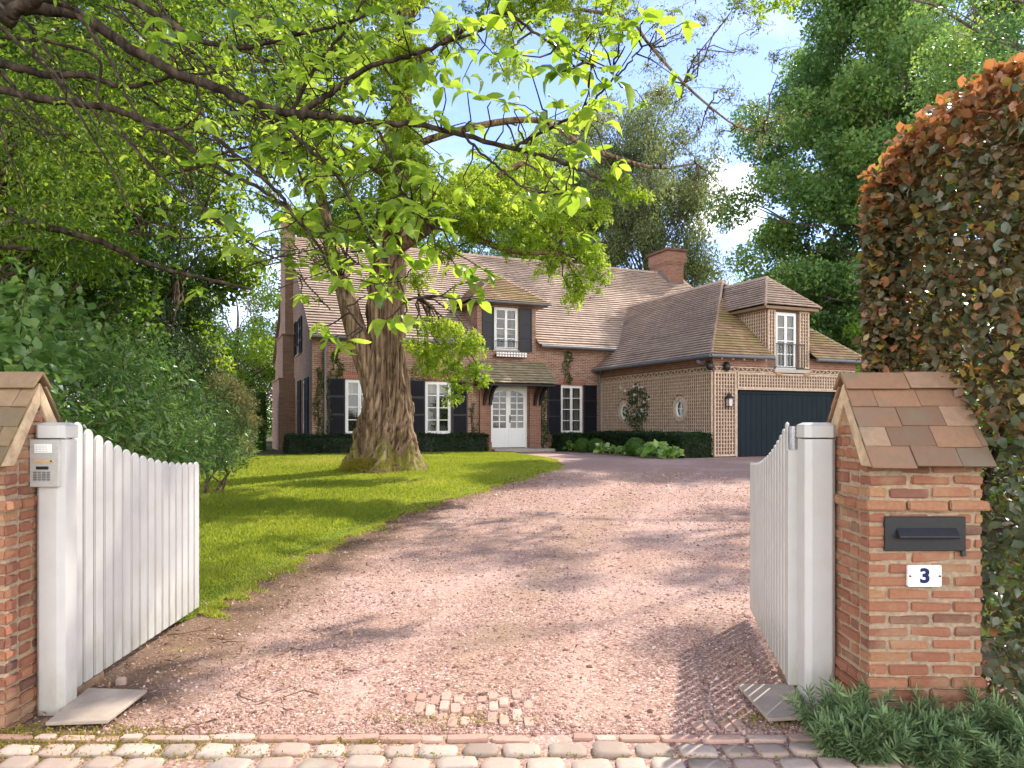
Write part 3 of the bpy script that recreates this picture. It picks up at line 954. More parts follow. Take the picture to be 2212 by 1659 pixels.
# ------------------------------------------------------------------ paving at the gate
def stone(mb, cx, cy, lx, ly, h, rz=0.0, dome=0.006, rnd=None):
    """a worn stone with a rounded outline and a slightly domed top"""
    k = 12
    pts = []
    for i in range(k):
        a = 2 * math.pi * i / k
        e = 0.42
        x = math.copysign(abs(math.cos(a)) ** e, math.cos(a)) * lx / 2 * rng.uniform(.90, 1.06)
        y = math.copysign(abs(math.sin(a)) ** e, math.sin(a)) * ly / 2 * rng.uniform(.88, 1.07)
        pts.append((x * math.cos(rz) - y * math.sin(rz), x * math.sin(rz) + y * math.cos(rz)))
    z0 = float(g(0, cy))
    tx, ty = rng.normal(size=2) * 0.02
    vs = []
    for sc, z in ((1, -0.04), (1.0, h - 0.008), (0.955, h), (0.6, h + dome * .6)):
        vs += [(cx + x * sc, cy + y * sc, z0 + z + (x * tx + y * ty)) for x, y in pts]
    vs.append((cx, cy, z0 + h + dome))
    fs = []
    for r_ in range(3):
        fs += [(r_ * k + i, r_ * k + (i + 1) % k, (r_ + 1) * k + (i + 1) % k, (r_ + 1) * k + i) for i in range(k)]
    fs += [(3 * k + i, 3 * k + (i + 1) % k, 4 * k) for i in range(k)]
    mb.add(vs, fs, rnd)


mb = MB()
for r_, (y0, dep) in enumerate([(3.50, .135), (3.345, .14), (3.19, .14), (3.03, .14), (2.88, .14)]):
    x = -3.6 + rng.uniform(0, .1)
    while x < 2.9:
        lx = rng.uniform(.135, .20)
        if rng.random() > 0.05:
            stone(mb, x + lx / 2, y0 + rng.normal() * .008, lx, dep * rng.uniform(.88, 1.0), 0.015 + rng.normal() * .004, rng.normal() * .06, .004)
        x += lx + rng.uniform(.014, .032)
struct(mb.build('cobblestone_paving', M['sett'], smooth=True))
mb = MB()
x = -3.3
while x < 2.3:
    lx = rng.choice([.1, .19, .21])
    if rng.random() > 0.08:
        stone(mb, x + lx / 2, 3.625 + rng.normal() * .008, lx, .062, 0.015 + rng.normal() * .004, rng.normal() * .02, 0.003)
    x += lx + .012
struct(mb.build('brick_edging', M['pavebrick'], smooth=False))
mb = MB()
for i, x in enumerate(np.arange(-0.57, 0.12, .066)):
    y = 3.76 + rng.uniform(0, .1)
    for j in range(3):
        ly = rng.uniform(.09, .17)
        dens = 0.85 if 0.1 < (x + .57) / .7 < 1 else 0.5
        if rng.random() < dens:
            stone(mb, x + rng.normal() * .004, y + ly / 2, .052, ly, 0.010 + rng.normal() * .004, rng.normal() * .05, 0.002)
        y += ly + .015
for x, y in ((.95, 3.78), (1.02, 3.80), (1.10, 3.77), (1.16, 3.80)):
    stone(mb, x, y, .055, .1, .012, .1, .002)
struct(mb.build('brick_paving', M['pavebrick'], smooth=False))

# moss between the stones
mp = []
for cx, cy, sx, sy, k in [(-2.45, 3.58, .35, .08, 2600), (-1.6, 3.56, .28, .05, 1300), (-2.0, 3.7, .25, .05, 900), (-.75, 3.59, .12, .03, 400), (-1.2, 3.44, .5, .02, 500), (0.2, 3.43, .9, .015, 500),
                          (-.3, 3.85, .25, .06, 600), (1.4, 3.85, .15, .06, 700), (-2.55, 3.72, .12, .05, 800), (-2.2, 3.4, .5, .03, 800)]:
    mp.append(np.column_stack([rng.normal(cx, sx, k), rng.normal(cy, sy, k), rng.uniform(0.0, .014, k)]))
mp = np.concatenate(mp)
tag(leaves('moss', mp[rng.random(len(mp)) < .6], 0.014, M['moss'], None, RHOMB, (0, 0, 1.0), 0.4), 'yellow green moss growing between the cobblestones by the gate', 'moss', None, 'stuff')


# ------------------------------------------------------------------ gate pillars
def pillar(x0, x1, y0, y1, side, label):
    """brick pillar with a small tiled saddle roof; the gable end towards the drive faces `side`"""
    cx, cy = (x0 + x1) / 2, (y0 + y1) / 2
    t = root('gate_pillar', (cx, cy, 0), label, 'pillar', 'brick pillars at the gate')
    o = (cx, cy, 0)
    eave, ridge, ov = 1.365, 1.79, 0.075
    core = MB(o)
    core.box((x0 + .008, y0 + .008, -.1), (x1 - .008, y1 - .008, eave))
    core.prism([(x0 + .008, y0 + .008, eave), (x0 + .008, y1 - .008, eave), (x0 + .008, cy, ridge - .05)], (x1 - x0 - .016, 0, 0))
    core.build('mortar_core', M['mortar'], t)
    bm_ = MB(o)
    ph, bl, hd = 0.0635, 0.215, 0.105

    def brick(xa, xb, ya, yb, za, zb, rnd):
        j = lambda: rng.normal() * .0034
        vs = [(xa + j(), ya + j(), za + j()), (xb + j(), ya + j(), za + j()), (xb + j(), yb + j(), za + j()), (xa + j(), yb + j(), za + j()),
              (xa + j(), ya + j(), zb + j()), (xb + j(), ya + j(), zb + j()), (xb + j(), yb + j(), zb + j()), (xa + j(), yb + j(), zb + j())]
        bm_.add(vs, [(0, 3, 2, 1), (4, 5, 6, 7), (0, 1, 5, 4), (1, 2, 6, 5), (2, 3, 7, 6), (3, 0, 4, 7)], rnd)
    i, z = 0, -0.03
    while z < eave - 0.01:
        pr = 0.012 if z < 0.28 else 0.0
        if 1.10 < z < 1.17:
            pr = 0.022
        z1 = min(z + ph - .0145, eave)
        sh = (i % 2)
        # front and back faces
        for (ya, yb) in ((y0 - pr, y0 + .10), (y1 - .10, y1 + pr)):
            x = x0 - pr
            first = True
            while x < x1 + pr - .02:
                l = (hd if sh else bl) if first else bl
                xe = min(x + l - .0145, x1 + pr)
                if x1 + pr - xe < 0.05:
                    xe = x1 + pr
                r0 = np.clip(rng.normal(.5, .24), 0, 1)
                if z > 1.08 and z < 1.17:
                    r0 = .85
                brick(x, xe, ya, yb, z, z1, r0)
                x = xe + .0145
                first = False
        # side faces, between the front and back wythes
        for (xa, xb) in ((x0 - pr, x0 + .10), (x1 - .10, x1 + pr)):
            y = y0 + .111
            while y < y1 - .115:
                l = hd if (sh == 0 and y < y0 + .12) else bl
                ye = min(y + l - .0145, y1 - .111)
                brick(xa, xb, y, ye, z, z1, np.clip(rng.normal(.5, .24), 0, 1))
                y = ye + .0145
        z += ph
        i += 1
    # bricks in the gable ends, clipped to the roof slope
    while z < ridge - .12:
        z1 = z + ph - .0145
        f = (ridge - .07 - z1) / (ridge - .07 - eave)
        hw = max((y1 - y0) / 2 * f - .02, .03)
        for (xa, xb) in ((x0 - .001, x0 + .1), (x1 - .1, x1 + .001)):
            y = cy - hw
            while y < cy + hw - .02:
                ye = min(y + (hd if i % 2 else bl) - .0145, cy + hw)
                brick(xa, xb, y, ye, z, z1, np.clip(rng.normal(.5, .24), 0, 1))
                y = ye + .0145
        z += ph
        i += 1
    bm_.build('brickwork', M['pbrick'], t, bevel=0.0065, seg=2)
    # mortar verge bands on the gable ends
    vb = MB(o)
    for xs_ in ((x0 - .012, x0 + .03), (x1 - .03, x1 + .012)):
        for s_ in (-1, 1):
            ye = cy + s_ * ((y1 - y0) / 2 + ov - .03)
            a = (xs_[0], ye, eave - .045)
            pts = [(xs_[0], ye, eave - .03), (xs_[0], ye - s_ * .10, eave - .03), (xs_[0], cy, ridge - .135), (xs_[0], cy, ridge - .02)]
            vb.prism(pts if s_ < 0 else pts[::-1], (xs_[1] - xs_[0], 0, 0))
    vb.build('mortar_verge', M['verge'], t, bevel=0.004)
    # tiles
    tm = MB(o)
    for s_ in (-1, 1):
        e = np.array([0, cy + s_ * ((y1 - y0) / 2 + ov), eave - .035])
        rdg = np.array([0, cy + s_ * .01, ridge + .005])
        sl = rdg - e
        Ls = np.linalg.norm(sl)
        sl /= Ls
        nrm = np.array([0, s_ * sl[2], -s_ * sl[1]]) if True else None
        nrm = nrm / np.linalg.norm(nrm)
        if nrm[2] < 0:
            nrm = -nrm
        rows = 4
        for r_ in range(rows):
            a0 = r_ * (Ls - .075) / rows
            x = x0 - .022 - (0.09 if r_ % 2 else 0.0)
            while x < x1 + .02:
                xa, xb = max(x, x0 - .022), min(x + .225, x1 + .022)
                if xb - xa > .02:
                    lift = .012 + rng.normal() * .002
                    p0 = e + sl * (a0 + rng.normal() * .003)
                    p1 = p0 + sl * ((Ls - .075) / rows + .06)
                    if r_ == rows - 1:
                        p1 = p0 + sl * ((Ls - .075) / rows + .02)
                    th = .014
                    vs = []
                    for xx_ in (xa + .0015, xb - .0015):
                        tl = rng.normal() * .0015
                        vs += [p0 + nrm * (lift + tl) + [xx_, 0, 0], p1 + nrm * (.002 + tl) + [xx_, 0, 0], p1 + nrm * (.002 - th + tl) + [xx_, 0, 0], p0 + nrm * (lift - th + tl) + [xx_, 0, 0]]
                    tm.add(vs, [(0, 1, 2, 3), (7, 6, 5, 4), (0, 4, 5, 1), (1, 5, 6, 2), (2, 6, 7, 3), (3, 7, 4, 0)], float(np.clip(rng.normal(.5, .25), 0, 1)))
                x += .225
    tm.build('roof_tiles', M['ptile'] if side < 0 else M['ptile_dark'], t, bevel=0.002)
    rt = MB(o)
    x = x0 - .03
    while x < x1 + .02:
        xe = min(x + .34, x1 + .03)
        pr_ = [(-.085, -.062), (-.012, .022), (.012, .022), (.085, -.062), (.078, -.072), (.0, .004), (-.078, -.072)]
        rt.prism([(x, cy + a, ridge + .012 + b + .004 * (x > x0)) for a, b in pr_][::-1], (xe - x - .004, 0, 0))
        x = xe
    rt.build('ridge_tile', M['ptile'] if side < 0 else M['ptile_dark'], t, bevel=0.003)
    return t


pr = pillar(1.79, 2.365, 3.72, 4.24, -1, 'brick pillar with black letter slot and house number, small tiled roof')
pl_ = pillar(-3.16, -2.545, 3.72, 4.24, 1, 'brick pillar with mossy tiled roof beside the post with the keypad')
# letter slot (built into the pillar)
o = np.array(pr.location)
mb = MB(o)
mb.box((1.868, 3.706, .912), (2.272, 3.74, 1.084))
ls = mb.build('letter_slot', M['black'], pr, bevel=.003)
mb = MB(o)
mb.prism([(1.925, 3.706, 1.03), (1.925, 3.672, .988), (1.925, 3.676, .976), (1.925, 3.706, .978)][::-1], (.30, 0, 0))
mb.build('letter_flap', M['black'], ls, bevel=.002)
mb = MB(o)
mb.tube([(2.262, 3.715, .912), (2.262, 3.712, .885)], .013, 8)
mb.build('slot_lock', M['black'], ls)


def rrect(x0, x1, z0, z1, r, y, n=5):
    pts = []
    for cx_, cz_, a0 in ((x1 - r, z1 - r, 0), (x0 + r, z1 - r, 90), (x0 + r, z0 + r, 180), (x1 - r, z0 + r, 270)):
        for i in range(n + 1):
            a = R(a0 + 90 * i / n)
            pts.append((cx_ + r * math.cos(a), y, cz_ + r * math.sin(a)))
    return pts


def text(body, size, loc, mat, parent, name, extrude=.0008, offset=.0):
    cu = bpy.data.curves.new(name, 'FONT')
    cu.body = body
    cu.size = size
    cu.align_x = 'CENTER'
    cu.align_y = 'CENTER'
    cu.extrude = extrude
    cu.offset = offset
    tmp = bpy.data.objects.new(name + '_outline', cu)
    COL.objects.link(tmp)
    me = bpy.data.meshes.new_from_object(tmp.evaluated_get(bpy.context.evaluated_depsgraph_get()))
    me.name = name
    bpy.data.objects.remove(tmp)
    me.materials.clear()
    ob = link(name, me, mat)
    ob.parent = parent
    ob.location = loc
    ob.rotation_euler = (R(90), 0, 0)
    return ob


npl = root('house_number_plate', (2.065, 3.715, .787), 'white enamel plate with a navy 3 below the letter slot', 'sign')
o = np.array(npl.location)
mb = MB(o)
mb.prism(rrect(1.98, 2.15, .733, .841, .008, 3.705), (0, .016, 0))
mb.build('plate', M['enamel'], npl, bevel=.0015)
tx = text('3', .098, (0, -.0115, -.001), M['blue_enamel'], npl, 'numeral', .001, .0036)
tx.scale = (1.1, 1, 1)
for sx in (1.991, 2.139):
    mb = MB(o)
    mb.tube([(sx, 3.707, .787), (sx, 3.700, .787)], .0052, 8)
    mb.build('screw', M['rust'], npl)


# ------------------------------------------------------------------ gate posts and gates
def post(x0, x1, y0, y1, label):
    t = root('gate_post', ((x0 + x1) / 2, (y0 + y1) / 2, 0), label, 'gate post', 'white posts of the gate')
    o = np.array(t.location)
    c = .028

    def oct_(d, z):
        return [(x0 - d + c, y0 - d, z), (x1 + d - c, y0 - d, z), (x1 + d, y0 - d + c, z), (x1 + d, y1 + d - c, z), (x1 + d - c, y1 + d, z), (x0 - d + c, y1 + d, z), (x0 - d, y1 + d - c, z), (x0 - d, y0 - d + c, z)]
    mb = MB(o)
    mb.prism(oct_(0, -.05), (0, 0, 1.515))
    mb.build('post_shaft', M['white_gate'], t, bevel=.004)
    mb = MB(o)
    mb.prism(oct_(.004, 1.472), (0, 0, .07))
    vs = oct_(.004, 1.542) + [(x, y, 1.556) for x, y, _ in oct_(-.02, 0)]
    mb.add(vs, [tuple(range(8, 16))] + [(i, (i + 1) % 8, 8 + (i + 1) % 8, 8 + i) for i in range(8)])
    mb.build('post_cap', M['white_gate'], t, bevel=.003)
    return t


pL = post(-2.54, -2.385, 3.93, 4.09, 'white square post with the keypad, at the left gate')
pR = post(1.615, 1.785, 4.06, 4.22, 'white square post against the pillar with the house number')

PY = .1165


def gate(xn, xf, yn, yf, sgn, label, zoff, gap=.018, tk=.0155):
    """swept picket gate standing open, running away from the camera; sgn = side its rails are on"""
    t = root('picket_gate', (xn, yn, 0), label, 'gate', 'white picket gate leaves')
    o = np.array(t.location)
    n = 16
    d = np.array([xf - xn, yf - yn, 0])
    Lg = np.linalg.norm(d)
    d /= Lg
    s = np.array([d[1], -d[0], 0]) * sgn              # towards the rail side
    fr = lambda a, b, z: np.array([xn, yn, 0]) + d * a + s * b + np.array([0, 0, z])
    pt = Lg / n
    for i in range(n):
        f = i / (n - 1)
        top = 1.245 + .315 * (1 - f) ** 2.0
        a0, a1 = i * pt + gap, (i + 1) * pt - gap
        bot = .045 + zoff * f
        prof = [(a0, bot), (a1, bot)]
        wv = (a1 - a0) / 2
        hr = wv * .8
        for k_ in range(0, 9):
            a = math.pi * k_ / 8
            prof.append(((a0 + a1) / 2 + wv * math.cos(a), top - hr + hr * math.sin(a)))
        mb = MB(o)
        mb.prism([fr(a, -.006, z) for a, z in prof], s * tk)
        mb.build('picket', M['white_gate'], t, bevel=.0065, seg=3)
    for z in (.22, .95):
        mb = MB(o)
        mb.box((-.02, .0105, z + zoff * .4), (Lg - .02, .035, z + .08 + zoff * .4), fr=fr)
        mb.build('rail', M['white_gate'], t, bevel=.003)
    mb = MB(o)
    mb.box((-.06, -.012, .05), (-.004, .055, 1.40), fr=fr)
    mb.build('hinge_stile', M['white_gate'], t, bevel=.004)
    mb = MB(o)
    mb.box((-.055, .0, -.01), (.35, .05, .04), fr=fr)
    mb.build('bottom_block', M['wood'], t, bevel=.003)
    mb = MB(o)
    mb.tube([fr(-.035, .02, 1.40), fr(-.035, .02, 1.535)], .026, 10)
    mb.tube([fr(-.035, .02, 1.475), fr(-.105, .045, 1.475)], .009, 8)
    mb.tube([fr(-.095, .045, 1.45), fr(-.095, .045, 1.50)], .012, 8)
    hb = mb.build('hinge', M['steel'], t, bevel=0)
    return t


gL = gate(-2.475, -2.535, 4.165, 6.0, -1, 'open white picket gate leaf in sunlight next to the lawn', .02, .0085, .017)
gR = gate(1.605, 1.905, 4.30, 5.92, 1, 'open white picket gate leaf casting striped shade on the gravel', .03)

# intercom on the left post
ic = root('intercom_panel', (-2.468, 3.915, 1.34), 'grey intercom panel with keypad on the white post', 'intercom')
o = np.array(ic.location)
mb = MB(o)
mb.box((-2.545, 3.905, 1.215), (-2.392, 3.929, 1.466))
mb.build('panel_case', M['grey_plastic'], ic, bevel=.003)
mb = MB(o)
mb.box((-2.518, 3.9015, 1.395), (-2.425, 3.9045, 1.442))
sg = mb.build('speaker_grille', M['enamel'], ic, bevel=.001)
mb = MB(o)
for i in range(9):
    for j in range(4):
        mb.tube([(-2.512 + i * .0075, 3.9015, 1.403 + j * .0095), (-2.512 + i * .0075, 3.9008, 1.403 + j * .0095)], .0018, 6)
mb.build('grille_holes', M['grey_dark'], sg)
mb = MB(o)
mb.box((-2.518, 3.901, 1.343), (-2.42, 3.9045, 1.361))
mb.build('name_card', M['tan'], ic, bevel=.001)
mb = MB(o)
mb.tube([(-2.428, 3.9008, 1.352), (-2.428, 3.899, 1.352)], .005, 10)
mb.build('call_button', M['black'], ic)
mb = MB(o)
mb.box((-2.508, 3.901, 1.308), (-2.443, 3.9045, 1.324))
mb.build('display', M['black'], ic, bevel=.001)
for i in range(4):
    for j in range(4):
        mb = MB(o)
        mb.box((-2.522 + i * .0235, 3.900, 1.250 + j * .0125), (-2.522 + i * .0235 + .017, 3.9045, 1.250 + j * .0125 + .0095))
        mb.build('key', M['grey_dark'], ic, bevel=.001)


# boards on the ground under the gates
def board(pts, label):
    pw = [GP(*p) for p in pts]
    c = np.mean(pw, axis=0)
    mb = MB(c)
    mb.prism([(p[0], p[1], .018 + .006 * i) for i, p in enumerate(pw)][::-1], (0, 0, .018))
    o_ = mb.build('ground_board', M['plate'], None, bevel=.003)
    o_.location = c
    tag(o_, label, 'board', 'flat boards under the gate leaves')
    return o_


board([(98, 1576), (232, 1574), (318, 1508), (190, 1506)], 'flat worn board on the ground under the sunlit gate leaf')
board([(1592, 1490), (1660, 1570), (1735, 1568), (1715, 1498)], 'flat worn board in the shade of the gate by the pillar')
sb = MB(GP(262, 1478))
p = GP(262, 1478)
stone(sb, p[0], p[1], .06, .045, .035, .3, .012)
o_ = sb.build('stone', M['sett'], None, smooth=True)
o_.location = p
tag(o_, 'small pale stone lying beside the left gate bottom', 'stone')



# ------------------------------------------------------------------ the house (local frame: u along the facade, v into the house, z up)
HR = root('brick_house', HA, 'brick country house with tiled roof, dormer, porch and latticed garage wing', 'house', None, TH)


def wall(mb, a0, a1, z0, z1, holes, fr, depth=.14, bare=()):
    """a wall face with rectangular openings and their reveals; fr(a, d, z) maps along / inward / up"""
    A_ = sorted({a0, a1, *[h[0] for h in holes], *[h[1] for h in holes]})
    Z_ = sorted({z0, z1, *[h[2] for h in holes], *[h[3] for h in holes]})
    for i in range(len(A_) - 1):
        for j in range(len(Z_) - 1):
            ca, cz = (A_[i] + A_[i + 1]) / 2, (Z_[j] + Z_[j + 1]) / 2
            if any(h[0] < ca < h[1] and h[2] < cz < h[3] for h in holes):
                continue
            mb.add([fr(A_[i], 0, Z_[j]), fr(A_[i + 1], 0, Z_[j]), fr(A_[i + 1], 0, Z_[j + 1]), fr(A_[i], 0, Z_[j + 1])], [(0, 1, 2, 3)])
    for (b0, b1, c0, c1) in [h for h in holes if h not in bare]:
        for (p, q) in (((b0, c0), (b1, c0)), ((b1, c0), (b1, c1)), ((b1, c1), (b0, c1)), ((b0, c1), (b0, c0))):
            mb.add([fr(p[0], 0, p[1]), fr(q[0], 0, q[1]), fr(q[0], depth, q[1]), fr(p[0], depth, p[1])], [(0, 1, 2, 3)])


FRONT = lambda v0: (lambda a, d, z: (a, v0 + d, z))     # facing -v
SIDE = lambda u0: (lambda a, d, z: (u0 + d, a, z))      # facing -u

W1, W2, W3 = (-10.44, -9.41, .70, 2.67), (-7.49, -6.46, .70, 2.67), (-1.84, -.82, .69, 2.64)
DW = (-4.72, -3.70, 3.96, 5.62)
DOOR = (-4.89, -3.29, .14, 2.60)
mb = MB()
wall(mb, -11.6, -5.42, -.3, 4.5, [W1, W2], FRONT(0))
wall(mb, -5.42, -2.95, -.3, 5.80, [DW, DOOR], FRONT(-.012))
wall(mb, -2.95, 8.4, -.3, 4.5, [W3], FRONT(0))
mb.box((-5.42, -.011, 4.1), (-5.36, 3.2, 5.80))
mb.box((-3.01, -.011, 4.1), (-2.95, 3.2, 5.80))
mb.build('facade_wall', M['brick'], HR)
mb = MB()
mb.prism([(8.4, 0, -.3), (8.4, 13, -.3), (8.4, 13, 4.2), (8.4, 6.5, 8.9), (8.4, 0, 4.2)], (.1, 0, 0))
mb.add([(-11.6, 13, -.3), (8.4, 13, -.3), (8.4, 13, 4.4), (-11.6, 13, 4.4)], [(0, 1, 2, 3)])
mb.build('rear_wall', M['brick'], HR)
# gable wall with its windows
GW1, GW2, GW3 = (1.7, 2.8, .3, 2.75), (3.4, 4.3, 3.85, 5.2), (9.6, 10.6, .9, 2.6)
mb = MB()
wall(mb, 0, 13, -.3, 4.25, [GW1, (3.4, 4.3, 3.85, 4.25), GW3], SIDE(-11.6))
zr = lambda v: 4.2 + (v + .3) * .718 - .1
fr_ = SIDE(-11.6)
poly_pts = [(0, 4.25), (3.4, 4.25), (3.4, 5.2), (4.3, 5.2), (4.3, 4.25), (13, 4.25), (6.5, zr(6.5)), (0, zr(0))]
mb.add([fr_(0, 0, 4.25), fr_(3.4, 0, 4.25), fr_(3.4, 0, zr(3.4)), fr_(0, 0, zr(0))], [(0, 1, 2, 3)])
mb.add([fr_(3.4, 0, 5.2), fr_(4.3, 0, 5.2), fr_(4.3, 0, zr(4.3)), fr_(3.4, 0, zr(3.4))], [(0, 1, 2, 3)])
mb.add([fr_(4.3, 0, 4.25), fr_(13, 0, 4.25), fr_(6.5, 0, zr(6.5)), fr_(4.3, 0, zr(4.3))], [(0, 1, 2, 3)])
mb.build('gable_wall', M['brick_gable'], HR)
# stepped chimney breast on the gable
mb = MB()
for (v0, v1, pj, z0, z1) in ((4.9, 7.9, .62, -.3, 2.9), (5.2, 7.7, .45, 2.96, 4.75), (5.5, 7.4, .32, 4.81, 10.0)):
    mb.box((-11.6 - pj, v0, z0), (-11.55, v1, z1))
mb.box((-12.26, 4.86, 2.9), (-11.55, 7.94, 2.96))
mb.box((-12.09, 5.16, 4.75), (-11.55, 7.74, 4.81))
mb.build('chimney_breast', M['brick_gable'], HR)
# soldier courses over the windows
for (a, b, _, z) in (W1, W2, W3):
    mb = MB()
    mb.box((a - .12, -.008, z + .02), (b + .12, .05, z + .26))
    mb.build('lintel', M['soldier'], HR)
for a, b in ((-11.62, -5.43), (-2.94, 0)):
    mb = MB()
    mb.box((a, -.03, 3.98), (b, .02, 4.16))
    mb.build('brick_cornice', M['brick_red'], HR)
# dark planes standing in for the unlit rooms behind the openings
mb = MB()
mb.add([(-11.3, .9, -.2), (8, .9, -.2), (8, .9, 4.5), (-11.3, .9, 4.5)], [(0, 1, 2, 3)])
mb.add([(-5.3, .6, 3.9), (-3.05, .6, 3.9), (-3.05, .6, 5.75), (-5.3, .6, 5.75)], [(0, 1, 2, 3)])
mb.build('interior_dark_plane', M['room'], HR)


def roof_plane(mb, e0, e1, t0, t1, lift=.072, gauge=.145, start=0.0, seglen=1.1, n=None):
    """overlapping tile courses from the eave edge e0-e1 up to the top edge t0-t1"""
    e0, e1, t0, t1 = (np.asarray(p, float) for p in (e0, e1, t0, t1))
    mid0, mid1 = (e0 + e1) / 2, (t0 + t1) / 2
    ed = unit(e1 - e0)
    up_ = (mid1 - mid0) - ed * np.dot(mid1 - mid0, ed)
    Ls = np.linalg.norm(up_)
    nrm = unit(np.cross(ed, up_))
    if nrm[2] < 0:
        nrm = -nrm
    n = n or max(2, int(round(Ls / gauge)))
    for i in range(int(start * n), n):
        a, b = i / n, (i + 1.45) / n
        b = min(b, 1.0)
        p0, p1 = e0 + (t0 - e0) * a, e1 + (t1 - e1) * a
        q0, q1 = e0 + (t0 - e0) * b, e1 + (t1 - e1) * b
        w_ = np.linalg.norm(p1 - p0)
        k = max(1, int(w_ / seglen))
        low, upp, bot, inn, uvl, uvu = [], [], [], [], [], []
        for j in range(k + 1):
            s = j / k
            l = lift + rng.normal() * .0035
            d = -unit(up_) * rng.normal() * .004
            lo = p0 + (p1 - p0) * s
            hi = q0 + (q1 - q0) * s
            low.append(lo + nrm * l + d)
            bot.append(lo + nrm * (l - .02) + d)
            inn.append(lo + nrm * (l - .022) + unit(up_) * .07)
            upp.append(hi + nrm * .002)
            ul, uu_ = np.dot(lo - e0, ed), np.dot(hi - e0, ed)
            uvl.append((ul, i + .1))
            uvu.append((uu_, i + .85))
        m = k + 1
        fs = [(j, j + 1, m + j + 1, m + j) for j in range(k)] + [(2 * m + j, 2 * m + j + 1, j + 1, j) for j in range(k)] + [(3 * m + j, 3 * m + j + 1, 2 * m + j + 1, 2 * m + j) for j in range(k)]
        mb.add(low + upp + bot + inn, fs, None, uvl + uvu + uvl + uvl)


# main roof
EV, EZ, RV, RZ = -.35, 4.17, 6.5, 9.08
up_at = lambda v: EZ + (v - EV) * (RZ - EZ) / (RV - EV)
mb = MB()
UL, UR = -11.72, 8.5
NC = int(round(math.hypot(RV - EV, RZ - EZ) / .205))
roof_plane(mb, (UL, EV, EZ), (-5.42, EV, EZ), (UL, RV, RZ), (-5.42, RV, RZ), n=NC)
roof_plane(mb, (-5.42, EV, EZ), (-2.95, EV, EZ), (-5.42, RV, RZ), (-2.95, RV, RZ), start=.075, n=NC)
roof_plane(mb, (-2.95, EV, EZ), (UR, EV, EZ), (-2.95, RV, RZ), (UR, RV, RZ), n=NC)
roof_plane(mb, (UR, 13.35, EZ), (UL, 13.35, EZ), (UR, RV, RZ), (UL, RV, RZ), gauge=.4)
mr_ = mb.build('main_roof', M['tile'], HR)
mb = MB()
x = UL - .03
while x < UR:
    xe = min(x + .36, UR + .03)
    zz = RZ + rng.normal() * .006
    mb.tube([(x, RV, zz - .03), (xe - .01, RV, zz - .03 + .012)], .11, 10)
    x = xe
mb.build('ridge_tiles', M['tile'], HR)
mb = MB()
mb.bar((UL + .05, EV, EZ - .07), (UL + .05, RV, RZ - .07), .06, .12)
mb.build('verge_board', M['dark_wood'], HR)
mb = MB()
mb.bar((UR - .05, EV, EZ - .07), (UR - .05, RV, RZ - .07), .06, .12)
mb.build('verge_board', M['dark_wood'], HR)

# front dormer (rises flush with the facade)
mb = MB()
dz, da = 5.78, 7.12
roof_plane(mb, (-5.79, -.42, dz), (-2.5, -.42, dz), (-4.19, 1.25, da), (-4.11, 1.25, da))
mb.build('dormer_front_roof', M['tile_moss'], HR)
mb = MB()
roof_plane(mb, (-5.79, 2.2, dz), (-5.79, -.42, dz), (-4.15, 3.9, da), (-4.15, 1.25, da))
roof_plane(mb, (-2.5, -.42, dz), (-2.5, 2.2, dz), (-4.15, 1.25, da), (-4.15, 3.9, da))
mb.build('dormer_side_roof', M['tile'], HR)
mb = MB()
mb.box((-5.72, -.36, dz - .09), (-2.57, -.014, dz - .005))
mb.box((-5.72, -.013, dz - .09), (-5.43, 2.2, dz - .005))
mb.box((-2.94, -.013, dz - .09), (-2.57, 2.2, dz - .005))
mb.build('dormer_soffit', M['wood'], HR, bevel=.004)


def gutter(name, a, b, r=.062, parent=HR):
    mb = MB()
    mb.tube([a, b], r, 10)
    return mb.build(name, M['zinc'], parent, smooth=False)


gutter('gutter', (-11.72, -.42, 4.13), (-5.5, -.42, 4.12))
gutter('gutter', (-2.88, -.42, 4.13), (.75, -.42, 4.12))
gutter('gutter', (-5.8, -.46, 5.75), (-2.48, -.46, 5.75), .045)


def pipe(u, v, z0, z1):
    mb = MB()
    mb.tube([(u, v - .27, z1 + .12), (u, v - .12, z1 + .02), (u, v, z1 - .12), (u, v, z0)], .045, 10)
    for z in np.arange(z0 + .5, z1 - .2, 1.0):
        mb.tube([(u, v, z), (u, v, z + .04)], .055, 10)
    return mb.build('downpipe', M['zinc'], HR)


pipe(-11.17, -.09, -.1, 4.0)
pipe(-.08, -.09, -.1, 3.2)


